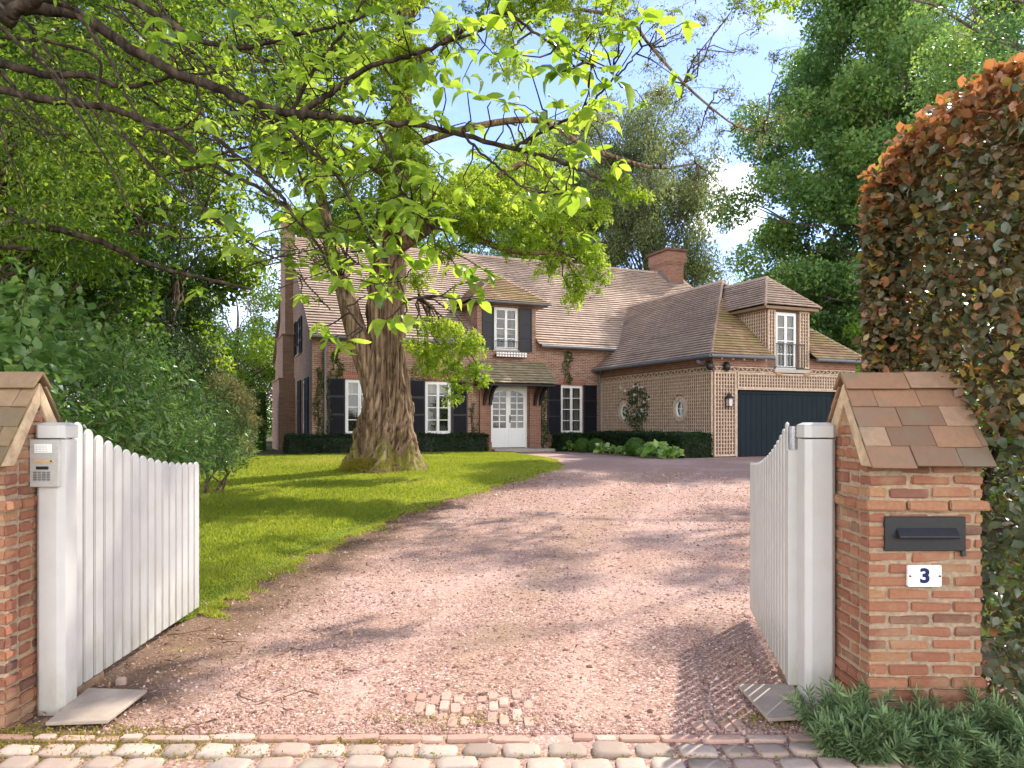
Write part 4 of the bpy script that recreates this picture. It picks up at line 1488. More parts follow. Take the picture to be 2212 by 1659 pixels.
# windows, shutters
def window(a0, a1, z0, z1, fr, rows, drape, sill=True, cols=1, mat=None):
    """two casements of stacked panes in a white frame, glass, drapes behind"""
    wm = mat or M['white']
    fw, bar_ = .065, .03
    mid = (a0 + a1) / 2
    mb = MB()
    d0, d1 = .055, .115
    mb.box((a0, d0, z0), (a0 + fw, d1, z1), fr=fr)
    mb.box((a1 - fw, d0, z0), (a1, d1, z1), fr=fr)
    mb.box((a0 + fw, d0, z0), (a1 - fw, d1, z0 + fw), fr=fr)
    mb.box((a0 + fw, d0, z1 - fw), (a1 - fw, d1, z1), fr=fr)
    f = mb.build('window', wm, HR, bevel=.004)
    for s0, s1 in ((a0 + fw, mid - .003), (mid + .003, a1 - fw)):
        mb = MB()
        e0, e1 = .045, .095
        sw = .05
        mb.box((s0, e0, z0 + fw), (s0 + sw, e1, z1 - fw), fr=fr)
        mb.box((s1 - sw, e0, z0 + fw), (s1, e1, z1 - fw), fr=fr)
        mb.box((s0 + sw, e0, z0 + fw), (s1 - sw, e1, z0 + fw + sw), fr=fr)
        mb.box((s0 + sw, e0, z1 - fw - sw), (s1 - sw, e1, z1 - fw), fr=fr)
        hgt = z1 - z0 - 2 * fw
        for i in range(1, rows):
            z = z0 + fw + hgt * i / rows
            mb.box((s0 + sw, e0 + .005, z - bar_ / 2), (s1 - sw, e1 - .005, z + bar_ / 2), fr=fr)
        mb.build('casement', wm, f, bevel=.003)
        mb = MB()
        mb.add([fr(s0 + sw, .075, z0 + fw), fr(s1 - sw, .075, z0 + fw), fr(s1 - sw, .075, z1 - fw), fr(s0 + sw, .075, z1 - fw)], [(0, 1, 2, 3)])
        mb.build('pane', M['glass'], f)
    if drape:
        mb = MB()
        for (c0, c1, zlo, zhi) in drape:
            k = max(4, int((c1 - c0) / .025))
            zl, zh = z0 + fw + (z1 - z0 - 2 * fw) * zlo, z0 + fw + (z1 - z0 - 2 * fw) * zhi
            w_ = a1 - a0
            pts = [(a0 + w_ * c0 + w_ * (c1 - c0) * i / k, .24 + .018 * math.sin(i * 1.4) + rng.normal() * .004) for i in range(k + 1)]
            vs = [fr(p[0], p[1], zl) for p in pts] + [fr(p[0], p[1], zh) for p in pts]
            mb.add(vs, [(i, i + 1, k + 2 + i, k + 1 + i) for i in range(k)])
        mb.build('drape', M['curtain'] if drape[0][2] < .5 else M['blind'], f)
    if sill:
        mb = MB()
        mb.box((a0 - .06, -.05, z0 - .06), (a1 + .06, .13, z0 - .002), fr=fr)
        mb.build('sill', M['concrete'], f, bevel=.006)
    return f


def shutter(a0, a1, z0, z1, fr, panels=3, louvre=True):
    mb = MB()
    sw = .055
    d0, d1 = -.055, -.015
    mb.box((a0, d0, z0), (a0 + sw, d1, z1), fr=fr)
    mb.box((a1 - sw, d0, z0), (a1, d1, z1), fr=fr)
    H_ = z1 - z0
    cuts = [0, .36, .68, 1.0] if panels == 3 else [0, .33, .66, 1.0]
    for c in cuts:
        zc = z0 + H_ * c
        za, zb_ = max(z0, zc - .035), min(z1, zc + .035)
        mb.box((a0 + sw, d0 + .002, za), (a1 - sw, d1 - .002, zb_), fr=fr)
    if louvre:
        z = z0 + .05
        while z < z1 - .05:
            p, q = (a0 + sw, -.018, z + .022), (a1 - sw, -.018, z + .022)
            mb.add([fr(a0 + sw, -.05, z), fr(a1 - sw, -.05, z), fr(a1 - sw, -.02, z + .034), fr(a0 + sw, -.02, z + .034),
                    fr(a0 + sw, -.05, z - .006), fr(a1 - sw, -.05, z - .006)], [(0, 1, 2, 3), (4, 5, 1, 0)])
            z += .04
    else:
        mb.box((a0 + sw, -.035, z0 + .02), (a1 - sw, -.025, z1 - .02), fr=fr)
    mb.box((a0 + .01, -.014, z0 + .01), (a1 - .01, -.008, z1 - .01), fr=fr)
    return mb.build('shutter', M['shutter'], HR)


F0 = FRONT(0)
f1 = window(*W1, F0, 4, [(.05, .95, .76, 1.0)])
f2 = window(*W2, F0, 4, [(.05, .95, .8, 1.0)])
mb = MB()
for zz in (.28, .55):
    pass
f3 = window(*W3, F0, 4, [(.03, .34, 0, 1), (.38, .62, 0, 1), (.7, .97, 0, 1)])
fd = window(*DW, FRONT(-.012), 4, [(.03, .2, 0, 1), (.8, .97, 0, 1)], sill=True)
for a, b, z0, z1 in ((-11.05, -10.45, .69, 2.70), (-9.40, -8.80, .69, 2.70), (-8.1, -7.5, .69, 2.70), (-6.45, -5.83, .69, 2.70), (-2.45, -1.85, .66, 2.66), (-.81, -.2, .66, 2.66)):
    shutter(a, b, z0, z1, F0)
FD = FRONT(-.012)
shutter(-5.23, -4.74, 3.95, 5.60, FD, 2, False)
shutter(-3.68, -3.13, 3.90, 5.62, FD, 2, False)
# window guard of the dormer
mb = MB()
for z in (4.02, 4.30):
    mb.bar((-4.72, -.07, z), (-3.70, -.07, z), .018, .018)
for u in np.arange(-4.68, -3.70, .108):
    mb.bar((u, -.07, 4.02), (u, -.07, 4.30), .010, .010, (0, 1, 0))
mb.build('window_guard', M['black'], HR)
# gable windows and shutters
Sg = SIDE(-11.6)
window(*GW1, Sg, 4, None)
window(*GW2, Sg, 3, None)
window(*GW3, Sg, 3, None)
for a, b, z0, z1 in ((.75, 1.65, .25, 2.78), (2.85, 3.7, .25, 2.78), (2.55, 3.35, 3.82, 5.22), (4.35, 4.85, 3.82, 5.22)):
    shutter(a, b, z0, z1, Sg)

# front door: two leaves, arched glazing
dr = MB()
d_fr = FRONT(-.012)
u0, u1, z0, z1 = DOOR
mb = MB()
for a, b, c, d_ in ((u0, u0 + .06, z0, z1), (u1 - .06, u1, z0, z1), (u0 + .06, u1 - .06, z1 - .05, z1)):
    mb.box((a, .09, c), (b, .15, d_), fr=d_fr)
door = mb.build('front_door', M['white'], HR, bevel=.004)


def door_leaf(a0, a1, rise_left):
    """white leaf with 2 x 6 panes under a curved head and a low panel"""
    mb = MB()
    dd0, dd1 = .10, .14
    st, w_ = .125, a1 - a0
    gz0, gz1 = .92, 2.36
    mb.box((a0, dd0, z0 + .02), (a0 + st * .75, dd1, z1 - .055), fr=d_fr)
    mb.box((a1 - st * .75, dd0, z0 + .02), (a1, dd1, z1 - .055), fr=d_fr)
    g0, g1 = a0 + st * .75, a1 - st * .75
    mb.box((g0, dd0, z0 + .02), (g1, dd1, gz0), fr=d_fr)
    # head with an arch cut from it
    k = 8
    lo, hi = 2.16, 2.36
    top = []
    for i in range(k + 1):
        s = i / k
        q_ = s if rise_left else 1 - s
        top.append((g0 + (g1 - g0) * s, lo + (hi - lo) * math.sin(math.acos(np.clip(1 - q_, 0, 1)))))
    for (p, q) in zip(top[:-1], top[1:]):
        vs = [d_fr(p[0], dd0, p[1]), d_fr(q[0], dd0, q[1]), d_fr(q[0], dd0, z1 - .055), d_fr(p[0], dd0, z1 - .055), d_fr(p[0], dd1, p[1]), d_fr(q[0], dd1, q[1])]
        mb.add(vs, [(0, 1, 2, 3), (0, 4, 5, 1)])
    gm = (g0 + g1) / 2
    mb.box((gm - .02, dd0 + .006, gz0), (gm + .02, dd1 - .006, 2.33), fr=d_fr)
    for i in range(1, 6):
        z = gz0 + i * .245
        mb.box((g0, dd0 + .006, z - .018), (g1, dd1 - .006, z + .018), fr=d_fr)
    # raised frame of the lower panel
    for a, b, c, d_ in ((g0 + .02, g1 - .02, .30, .32), (g0 + .02, g1 - .02, .66, .68), (g0 + .02, g0 + .04, .32, .66), (g1 - .04, g1 - .02, .32, .66)):
        mb.box((a, dd0 - .012, c), (b, dd0 - .001, d_), fr=d_fr)
    lf = mb.build('door_leaf', M['white'], door)
    mb = MB()
    mb.add([d_fr(g0, .122, gz0), d_fr(g1, .122, gz0), d_fr(g1, .122, 2.4), d_fr(g0, .122, 2.4)], [(0, 1, 2, 3)])
    mb.build('door_glass', M['glass'], door)


um = (u0 + u1) / 2
door_leaf(u0 + .06, um - .003, True)
door_leaf(um + .003, u1 - .06, False)
mb = MB()
mb.box((um + .045, .075, 1.12), (um + .085, .099, 1.42), fr=d_fr)
mb.tube([d_fr(um + .065, .06, 1.30), d_fr(um + .065, .03, 1.30), d_fr(um + .14, .03, 1.30)], .012, 6)
mb.build('door_handle', M['black'], door, bevel=.002)
mb = MB()
mb.add([(u0 + .1, .30, .2), (u1 - .1, .30, .2), (u1 - .1, .30, 1.4), (u0 + .1, .30, 1.4)], [(0, 1, 2, 3)])
mb.build('door_drape', M['curtain'], door)
# brick piers beside the door, step, porch roof, brackets
for a, b in ((-5.36, -4.91), (-3.27, -2.80)):
    mb = MB()
    mb.box((a, -.16, -.2), (b, -.013, 2.62))
    mb.build('door_pier', M['brick_red'], HR)
mb = MB()
mb.box((-4.93, -.62, -.2), (-2.38, -.165, .11))
mb.box((-5.5, -.5, -.2), (-4.94, -.165, .03))
mb.box((-4.9, -.164, -.2), (-3.28, .15, .135))
mb.build('door_step', M['concrete'], HR, bevel=.01)
mb = MB()
mb.box((-5.22, -.40, -.1), (-4.97, -.17, .38))
o_ = mb.build('planter', M['brick_red'], None, bevel=.006)
o_.parent = None
o_.location = HA
o_.rotation_euler = (0, 0, TH)
tag(o_, 'small square brick planter at the left foot of the front door', 'planter')
mb = MB()
roof_plane(mb, (-5.74, -.98, 2.60), (-2.44, -.98, 2.60), (-5.45, -.02, 3.52), (-2.62, -.02, 3.52))
mb.build('porch_roof', M['tile_porch'], HR)
mb = MB()
mb.box((-5.66, -.93, 2.52), (-2.52, -.87, 2.60))
mb.prism([(-5.66, -.86, 2.545), (-5.66, -.86, 2.60), (-5.52, -.03, 3.42), (-5.52, -.03, 2.62), (-5.52, -.03, 2.545)], (.05, 0, 0))
mb.prism([(-2.6, -.86, 2.545), (-2.6, -.86, 2.60), (-2.7, -.03, 3.42), (-2.7, -.03, 2.545)], (.05, 0, 0))
mb.box((-5.6, -.85, 2.585), (-2.65, -.03, 2.60))
mb.build('porch_frame', M['dark_wood'], HR, bevel=.005)
for ub in (-5.24, -5.0, -3.12, -2.88):
    k = 9
    outer, inner = [], []
    for i in range(k + 1):
        a = math.pi / 2 * i / k
        outer.append((ub, -.17 - .68 * (1 - math.cos(a)), 1.80 + .74 * math.sin(a)))
        inner.append((ub, -.17 - .12 - .60 * (1 - math.cos(a)) * .98, 1.80 + .60 * math.sin(a)))
    pts = [(ub, -.165, 1.80)] + [(ub, -.165 - .66 * (1 - math.cos(math.pi / 2 * i / k)) - .11, 1.80 + .66 * math.sin(math.pi / 2 * i / k)) for i in range(k + 1)] + [(ub, -.835, 2.545), (ub, -.66, 2.545)] + \
        [(ub, -.165 - .58 * (1 - math.cos(math.pi / 2 * i / k)), 1.86 + .68 * math.sin(math.pi / 2 * i / k)) for i in range(k, -1, -1)]
    mb = MB()
    mb.prism(pts, (.10, 0, 0))
    mb.build('porch_bracket', M['dark_wood'], HR)

# ridge chimney
mb = MB()
mb.box((7.2, 5.5, 7.6), (8.15, 7.1, 9.35))
mb.box((7.17, 5.47, 9.35), (8.18, 7.13, 9.42))
mb.box((7.14, 5.44, 9.42), (8.21, 7.16, 9.5))
mb.box((7.10, 5.40, 9.5), (8.25, 7.20, 10.05))
ch = mb.build('chimney', M['brick_red'], HR)
mb = MB()
mb.box((7.0, 5.3, 10.05), (8.35, 7.3, 10.19))
mb.build('chimney_cap', M['brick_dark'], ch, bevel=.015)
mb = MB()
mb.tube([(7.75, 6.3, 10.19), (7.75, 6.3, 10.36)], .12, 12)
mb.build('chimney_pot', M['dark_wood'], ch)
mb = MB()
zc_ = lambda v: up_at(v) + .02
mb.prism([(7.19, 5.42, zc_(5.42)), (7.19, 6.5, zc_(6.5) + .02), (7.19, 6.5, zc_(6.5) + .22), (7.19, 5.42, zc_(5.42) + .16)], (-.02, 0, 0))
mb.prism([(7.19, 5.42, zc_(5.42)), (8.15, 5.42, zc_(5.42)), (8.15, 5.49, zc_(5.42) + .13), (7.19, 5.49, zc_(5.42) + .13)], (0, .009, .002))
mb.build('lead_flashing', M['zinc'], ch)

# garage wing
GF, GRD = -7.23, 3.1
GE, GT = 3.29, 6.48
mb = MB()
RW = [(-5.5, 1.6), (-1.89, 1.56)]
wall(mb, GF, 0, -.3, 3.32, [(v - .25, v + .25, z - .32, z + .32) for v, z in RW], SIDE(0), .10)
DWG = (2.60, 3.54, 2.93, 4.86)
GD = (.95, 5.35, -.02, 2.20)
h1, h2, h3 = (GD[0], 2.23, GD[2], GD[3]), (2.23, 4.02, GD[2], GD[3]), (4.02, GD[1], GD[2], GD[3])
wall(mb, 0, 2.23, -.3, 3.32, [h1], FRONT(GF), .2, [h1])
wall(mb, 2.23, 4.02, -.3, 5.0, [h2, DWG], FRONT(GF), .2, [h2])
wall(mb, 4.02, 6.22, -.3, 3.32, [h3], FRONT(GF), .2, [h3])
fgd = FRONT(GF)
for (q0, q1) in (((GD[0], GD[2]), (GD[0], GD[3])), ((GD[0], GD[3]), (GD[1], GD[3])), ((GD[1], GD[3]), (GD[1], GD[2]))):
    mb.add([fgd(q0[0], 0, q0[1]), fgd(q1[0], 0, q1[1]), fgd(q1[0], .2, q1[1]), fgd(q0[0], .2, q0[1])], [(0, 1, 2, 3)])
mb.box((2.23, GF + .002, 3.2), (2.27, GF + 2.2, 5.0))
mb.box((3.98, GF + .002, 3.2), (4.02, GF + 2.2, 5.0))
mb.add([(6.22, GF, -.3), (6.22, 0, -.3), (6.22, 0, 3.32), (6.22, GF, 3.32)], [(0, 1, 2, 3)])
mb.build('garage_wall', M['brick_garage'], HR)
mb = MB()
mb.box((-.02, GF - .02, 2.98), (0.012, -.1, 3.26))
mb.box((.012, GF - .02, 2.98), (2.22, GF + .01, 3.26))
mb.build('garage_cornice', M['brick_red'], HR)
mb = MB()
mb.box((4.03, GF - .02, 2.98), (6.24, GF + .01, 3.26))
mb.build('garage_cornice', M['brick_red'], HR)
mb = MB()
ge = .32
roof_plane(mb, (-ge, 1.2, GE), (-ge, GF - ge, GE), (GRD, 3.0, GT), (GRD, -3.86, GT))
roof_plane(mb, (6.2 + ge, GF - ge, GE), (6.2 + ge, 1.2, GE), (GRD, -3.86, GT), (GRD, 3.0, GT), gauge=.3)
mb.build('garage_roof', M['tile'], HR)
mb = MB()
roof_plane(mb, (-ge, GF - ge, GE), (2.23, GF - ge, GE), (GRD - .87 * .0 - .0, -3.86, GT), (GRD, -3.86, GT)) if False else None
# the front slope leaves room for the dormer: two pieces, each a trapezoid cut at the dormer cheeks
f_at = lambda u: (GF - ge, GE)


def hip_piece(ua, ub, left):
    """front hip between the hip line and a dormer cheek, laid in courses"""
    n_ = 32
    e0, t0 = np.array([-ge, GF - ge, GE]), np.array([GRD, -3.86, GT])
    e1 = np.array([6.2 + ge, GF - ge, GE])
    for i in range(n_):
        a, b = i / n_, min(1, (i + 1.45) / n_)
        L0, L1 = e0 + (t0 - e0) * a, e0 + (t0 - e0) * b
        R0, R1 = e1 + (t0 - e1) * a, e1 + (t0 - e1) * b
        xa0, xa1 = max(L0[0], ua), max(L1[0], ua)
        xb0, xb1 = min(R0[0], ub), min(R1[0], ub)
        if xb0 - xa0 < .02:
            continue
        xb1 = max(xb1, xa1 + .01)
        nrm = unit(np.array([0, -(GT - GE), (-3.86 - GF + ge)]))
        k = max(1, int((xb0 - xa0) / .8))
        low, upp, bot, inn, uvl, uvu = [], [], [], [], [], []
        for j in range(k + 1):
            s = j / k
            l = .072 + rng.normal() * .0035
            lo = np.array([xa0 + (xb0 - xa0) * s, L0[1], L0[2]])
            hi = np.array([xa1 + (xb1 - xa1) * s, L1[1], L1[2]])
            low.append(lo + nrm * l)
            bot.append(lo + nrm * (l - .02))
            inn.append(lo + nrm * (l - .022) + unit((L1 + R1) / 2 - (L0 + R0) / 2) * .07)
            upp.append(hi + nrm * .002)
            uvl.append((lo[0], i + .1))
            uvu.append((hi[0], i + .85))
        m = k + 1
        mb.add(low + upp + bot + inn, [(j, j + 1, m + j + 1, m + j) for j in range(k)] + [(2 * m + j, 2 * m + j + 1, j + 1, j) for j in range(k)] + [(3 * m + j, 3 * m + j + 1, 2 * m + j + 1, 2 * m + j) for j in range(k)], None, uvl + uvu + uvl + uvl)


mb = MB()
hip_piece(-1, 2.235, True)
mb.build('garage_front_roof', M['tile_moss'], HR)
mb = MB()
hip_piece(4.015, 8, False)
mb.build('garage_front_roof', M['tile_moss'], HR)
mb = MB()


def hips(p, q, r=.075, step=.3):
    p, q = np.asarray(p, float), np.asarray(q, float)
    n_ = max(1, int(np.linalg.norm(q - p) / step))
    for i in range(n_):
        a, b = p + (q - p) * i / n_, p + (q - p) * (i + 1.04) / n_
        mb.tube([a + [0, 0, .0], b + [0, 0, .018]], r, 8)


def hip_done():
    global mb
    mb.build('hip_tiles', M['tile'], HR)
    mb = MB()


hips((GRD, -3.9, GT - .02), (GRD, 2.4, GT - .02), .10)
hips((-ge + .03, GF - ge + .03, GE + .0), (GRD, -3.86, GT - .02), .05, .2)
hips((6.2 + ge, GF - ge, GE), (GRD, -3.86, GT - .02), .05, .2)
hip_done()
hips((-5.79, -.42, dz), (-4.15, 1.25, da), .045, .2)
hips((-2.5, -.42, dz), (-4.15, 1.25, da), .045, .2)
hips((-4.15, 1.2, da - .02), (-4.15, 3.8, da - .02), .08)
hip_done()
gz, gt = 5.02, 6.22
hips((1.92, GF - .27, gz), (3.12, -6.2, gt), .045, .2)
hips((4.36, GF - .27, gz), (3.12, -6.2, gt), .045, .2)
hips((3.12, -6.25, gt - .02), (3.12, -4.0, gt - .02), .08)
mb.build('hip_tiles', M['tile'], HR)
# dormer over the garage
mb = MB()
roof_plane(mb, (1.92, -5.2, gz), (1.92, GF - .27, gz), (3.12, -4.0, gt), (3.12, -6.2, gt))
roof_plane(mb, (4.36, GF - .27, gz), (4.36, -5.2, gz), (3.12, -6.2, gt), (3.12, -4.0, gt))
roof_plane(mb, (1.92, GF - .27, gz), (4.36, GF - .27, gz), (3.10, -6.2, gt), (3.14, -6.2, gt))
mb.build('garage_dormer_roof', M['tile'], HR)
mb = MB()
mb.box((1.98, GF - .21, gz - .10), (4.30, GF - .01, gz - .005))
mb.box((1.98, GF - .009, gz - .10), (2.22, -5.3, gz - .005))
mb.box((4.03, GF - .009, gz - .10), (4.30, -5.3, gz - .005))
mb.build('garage_dormer_soffit', M['wood'], HR, bevel=.004)
FG = FRONT(GF)
window(*DWG, FG, 4, [(.05, .95, 0, 1)], sill=False)
mb = MB()
mb.box((2.47, GF - .10, 2.80), (4.04, GF + .05, 2.925))
mb.build('dormer_sill', M['concrete'], HR, bevel=.01)
mb = MB()
mb.box((2.55, GF - .09, 2.72), (2.78, GF - .01, 2.795))
mb.build('sill_bracket', M['oak'], HR, bevel=.006)
mb = MB()
mb.box((3.78, GF - .09, 2.72), (4.0, GF - .01, 2.795))
mb.build('sill_bracket', M['oak'], HR, bevel=.006)
mb = MB()
for z in (2.99, 3.78):
    mb.bar((2.55, GF - .09, z), (3.78, GF - .09, z), .022, .03)
    for u in (2.55, 3.78):
        mb.bar((u, GF - .09, z), (u, GF - .005, z), .02, .02)
for u in np.linspace(2.56, 3.77, 10):
    mb.bar((u, GF - .09, 2.99), (u, GF - .09, 3.78), .014, .014, (0, 1, 0))
mb.build('balcony_rail', M['black'], HR)
gutter('gutter', (-ge - .06, .3, GE - .03), (-ge - .06, GF - ge - .06, GE - .04), .06)
gutter('gutter', (-ge - .06, GF - ge - .06, GE - .04), (2.2, GF - ge - .06, GE - .03), .06)
gutter('gutter', (4.05, GF - ge - .06, GE - .03), (6.6, GF - ge - .06, GE - .04), .06)
mb = MB()
mb.box((GD[0], GF + .12, GD[2]), (GD[1], GF + .17, GD[3]))
u = GD[0] + .02
while u < GD[1] - .1:
    ue = min(u + .222, GD[1] - .02)
    mb.box((u + .004, GF + .105, .0), (ue - .004, GF + .119, 2.06))
    u = ue
mb.box((GD[0], GF + .09, 2.075), (GD[1], GF + .119, 2.20))
mb.build('garage_door', M['garage'], HR, bevel=.003)
mb = MB()
mb.box((GD[0] - .03, GF - .045, 2.205), (GD[1] + .03, GF + .02, 2.235))
mb.box((GD[0] - .03, GF - .045, -.05), (GD[0] - .002, GF + .02, 2.204))
mb.build('door_trim', M['trellis'], HR)


# trellis on the garage walls
def trellis(a0, a1, z0, z1, fr, skip=(), da=.1155, dz_=.118, name='trellis'):
    mb = MB()
    th = .03
    def hit(a, z, circ):
        return any((a - s[0]) ** 2 / s[2] ** 2 + (z - s[1]) ** 2 / s[3] ** 2 < 1 for s in circ)
    for a in np.arange(a0, a1 + .001, (a1 - a0) / max(1, round((a1 - a0) / da))):
        segs, cur, z = [], None, z0
        zz = np.arange(z0, z1 + .001, .04)
        on = [not hit(a, z, skip) for z in zz]
        st = None
        for i, o_ in enumerate(on):
            if o_ and st is None:
                st = zz[i]
            if (not o_ or i == len(on) - 1) and st is not None:
                if zz[i] - st > .05:
                    mb.box((a - .016, -.05, st), (a + .016, -.028, zz[i]), fr=fr)
                st = None
    for z in np.arange(z0, z1 + .001, (z1 - z0) / max(1, round((z1 - z0) / dz_))):
        aa = np.arange(a0, a1 + .001, .04)
        on = [not hit(a, z, skip) for a in aa]
        st = None
        for i, o_ in enumerate(on):
            if o_ and st is None:
                st = aa[i]
            if (not o_ or i == len(on) - 1) and st is not None:
                if aa[i] - st > .05:
                    mb.box((st, -.028, z - .016), (aa[i], -.006, z + .016), fr=fr)
                st = None
    for z in (z0 - .03, z1 + .03):
        mb.box((a0 - .02, -.055, z - .02), (a1 + .02, -.004, z + .02), fr=fr)
    for a in (a0 - .02, a1 + .02):
        mb.box((a - .022, -.056, z0 - .05), (a + .022, -.003, z1 + .05), fr=fr)
    return mb.build(name, M['trellis'], HR)


def frieze(a0, a1, z0, z1, fr):
    mb = MB()
    for z in (z0, z1):
        mb.box((a0, -.05, z - .012), (a1, -.006, z + .012), fr=fr)
    a, i, p = a0, 0, (z1 - z0) * 1.25
    while a < a1 - .02:
        b = min(a + p, a1)
        za, zb_ = (z0, z1) if i % 2 else (z1, z0)
        mb.bar(fr(a, -.03, za), fr(b, -.03, zb_), .016, .028, up=np.array(fr(0, 1, 0)) - np.array(fr(0, 0, 0)))
        c = fr((a + b) / 2, -.035, (z0 + z1) / 2 + (.03 if i % 2 else -.03))
        mb.tube([np.array(c) + (np.array(fr(.04 * math.cos(t), 0, .04 * math.sin(t))) - np.array(fr(0, 0, 0))) for t in np.linspace(0, 5.2, 8)], .012, 4)
        a, i = b, i + 1
    return mb.build('trellis_frieze', M['trellis'], HR)


S0 = SIDE(0)
trellis(GF + .05, -.15, .12, 2.72, S0, [(v, z, .44, .48) for v, z in RW])
frieze(GF + .03, -.13, 2.80, 2.94, S0)
trellis(.06, .86, .08, 2.72, FG)
trellis(1.0, 6.12, 2.29, 2.72, FG)
frieze(.04, 2.44, 2.80, 2.94, FG)
frieze(4.08, 6.15, 2.80, 2.94, FG)
trellis(2.27, 2.50, 3.30, 4.86, FG)
trellis(3.64, 3.98, 3.02, 4.86, FG)
Sd = SIDE(2.23)
for k_ in range(1):
    mb = MB()
    zt = lambda v: GE + (v - GF + ge) * (GT - GE) / (-3.86 - GF + ge)
    for v in np.arange(GF + .05, GF + 1.75, .1155):
        if zt(v) + .06 < 4.85:
            mb.box((v - .016, -.05, zt(v) + .06), (v + .016, -.028, 4.88), fr=Sd)
    for z in np.arange(3.6, 4.9, .118):
        ve = GF - ge + (z - .06 - GE) * (-3.86 - GF + ge) / (GT - GE)
        if ve > GF + .05:
            mb.box((GF + .02, -.028, z - .016), (min(ve, GF + 1.9), -.006, z + .016), fr=Sd)
    mb.build('trellis', M['trellis'], HR)
# oval windows in the garage side
for v, z in RW:
    mb = MB()
    ring = [(v + .41 * math.cos(a), z + .44 * math.sin(a)) for a in np.linspace(0, 2 * math.pi, 33)[:-1]]
    inn = [(v + .25 * math.cos(a), z + .30 * math.sin(a)) for a in np.linspace(0, 2 * math.pi, 33)[:-1]]
    vs = [S0(a, -.06, b) for a, b in ring] + [S0(a, -.06, b) for a, b in inn] + [S0(a, .0, b) for a, b in ring] + [S0(a, .06, b) for a, b in inn]
    mb.add(vs, [(i, (i + 1) % 32, 32 + (i + 1) % 32, 32 + i) for i in range(32)] + [(i, 64 + i, 64 + (i + 1) % 32, (i + 1) % 32) for i in range(32)] + [(32 + i, 32 + (i + 1) % 32, 96 + (i + 1) % 32, 96 + i) for i in range(32)])
    ow = mb.build('oval_window', M['trellis'], HR)
    mb = MB()
    p = [S0(v + .225 * math.cos(a), .0, z + .275 * math.sin(a)) for a in np.linspace(0, 2 * math.pi, 33)]
    mb.tube(p, .034, 6, False)
    mb.box((v - .014, .0, z - .27), (v + .014, .03, z + .27), fr=S0)
    mb.box((v - .22, .002, z - .014), (v + .22, .028, z + .014), fr=S0)
    mb.build('oval_frame', M['white'], ow)
    mb = MB()
    mb.add([S0(v - .24, .05, z - .3), S0(v + .24, .05, z - .3), S0(v + .24, .05, z + .3), S0(v - .24, .05, z + .3)], [(0, 1, 2, 3)])
    mb.build('pane', M['glass'], ow)
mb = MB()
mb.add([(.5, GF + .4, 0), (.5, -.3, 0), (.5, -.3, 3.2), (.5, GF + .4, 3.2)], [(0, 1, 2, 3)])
mb.build('garage_dark_plane', M['room'], HR)  # dark plane standing in for the unlit garage interior
mb = MB()
for u in np.linspace(.2, 2.0, 5):
    mb = MB()
    mb.tube([(u, GF - .2, 3.24), (u, GF - .2, 3.19)], .028, 8)
    mb.tube([(u, GF - .2, 3.19), (u, GF - .2, 3.15)], [.03, .012], 8)
    mb.build('eave_spotlight', M['bulb'], HR)


# fittings hung on the house
def hung(name, u, v, z, label, cat, group=None):
    return root(name, H(u, v, z), label, cat, group, TH)


t = hung('wall_lantern', .52, GF - .06, 1.80, 'black carriage lantern on the trellis beside the garage door', 'lantern')
mb = MB()
mb.bar((0, .05, .0), (0, .05, .28), .05, .02, (0, 1, 0))
mb.tube([(0, .05, .22), (0, -.06, .27), (0, -.10, .22)], .012, 6)
for z, r0, r1 in ((.10, .115, .10), (.13, .10, .03), (-.17, .10, .085)):
    vs = [(sx * r0, -.10 + sy * r0, z) for sx, sy in ((-1, -1), (1, -1), (1, 1), (-1, 1))] + [(sx * r1, -.10 + sy * r1, z + (.1 if r1 < .05 else .025)) for sx, sy in ((-1, -1), (1, -1), (1, 1), (-1, 1))]
    mb.add(vs, [(3, 2, 1, 0), (4, 5, 6, 7), (0, 1, 5, 4), (1, 2, 6, 5), (2, 3, 7, 6), (3, 0, 4, 7)])
for sx, sy in ((-1, -1), (1, -1), (1, 1), (-1, 1)):
    mb.bar((sx * .08, -.10 + sy * .08, -.15), (sx * .09, -.10 + sy * .09, .10), .014, .014, (0, 1, 0))
mb.tube([(0, -.10, .22), (0, -.10, .32)], [.03, .006], 6)
mb.build('lantern_frame', M['black'], t)
mb = MB()
mb.box((-.065, -.165, -.14), (.065, -.035, .10))
mb.build('lantern_glass', M['lantern_glass'], t)
t = hung('floodlight', -.28, GF + .25, 3.06, 'silver floodlight under the garage eave at the corner', 'floodlight')
mb = MB()
mb.prism([(-.16, -.10, -.05), (-.16, -.14, .05), (-.16, .02, .10), (-.16, .04, .0)], (.22, 0, 0))
mb.build('lamp_body', M['steel'], t, bevel=.005)
mb = MB()
mb.bar((-.05, .0, .05), (.27, .0, .05), .03, .03)
mb.build('arm', M['black'], t)
for i, (u, v, z, lb) in enumerate([(-.17, GF + .0, 2.93, 'dark dome camera at the corner of the garage under the floodlight'), (.45, GF - .07, 2.92, 'dark bullet camera above the trellis left of the lantern')]):
    t = hung('security_camera', u, v, z, lb, 'camera', 'cameras on the garage wall')
    mb = MB()
    k = 10
    for a in range(3):
        pass
    mb.tube([(0, .02, .13), (0, -.02, .12), (0, -.05, .05), (0, -.07, -.06), (0, -.07, -.13)], [.05, .08, .12, .115, .04], 12)
    mb.build('camera_body', M['black'], t, smooth=True)
    mb = MB()
    mb.bar((0, 0, .05), (.16 if i == 0 else 0, .06, .10), .035, .035)
    mb.build('bracket', M['black'], t)
t = hung('window_box', -4.09, -.19, 3.80, 'checked red and white window box under the dormer window', 'flower box')
mb = MB()
mb.box((-.66, -.09, -.14), (.66, .10, -.02))
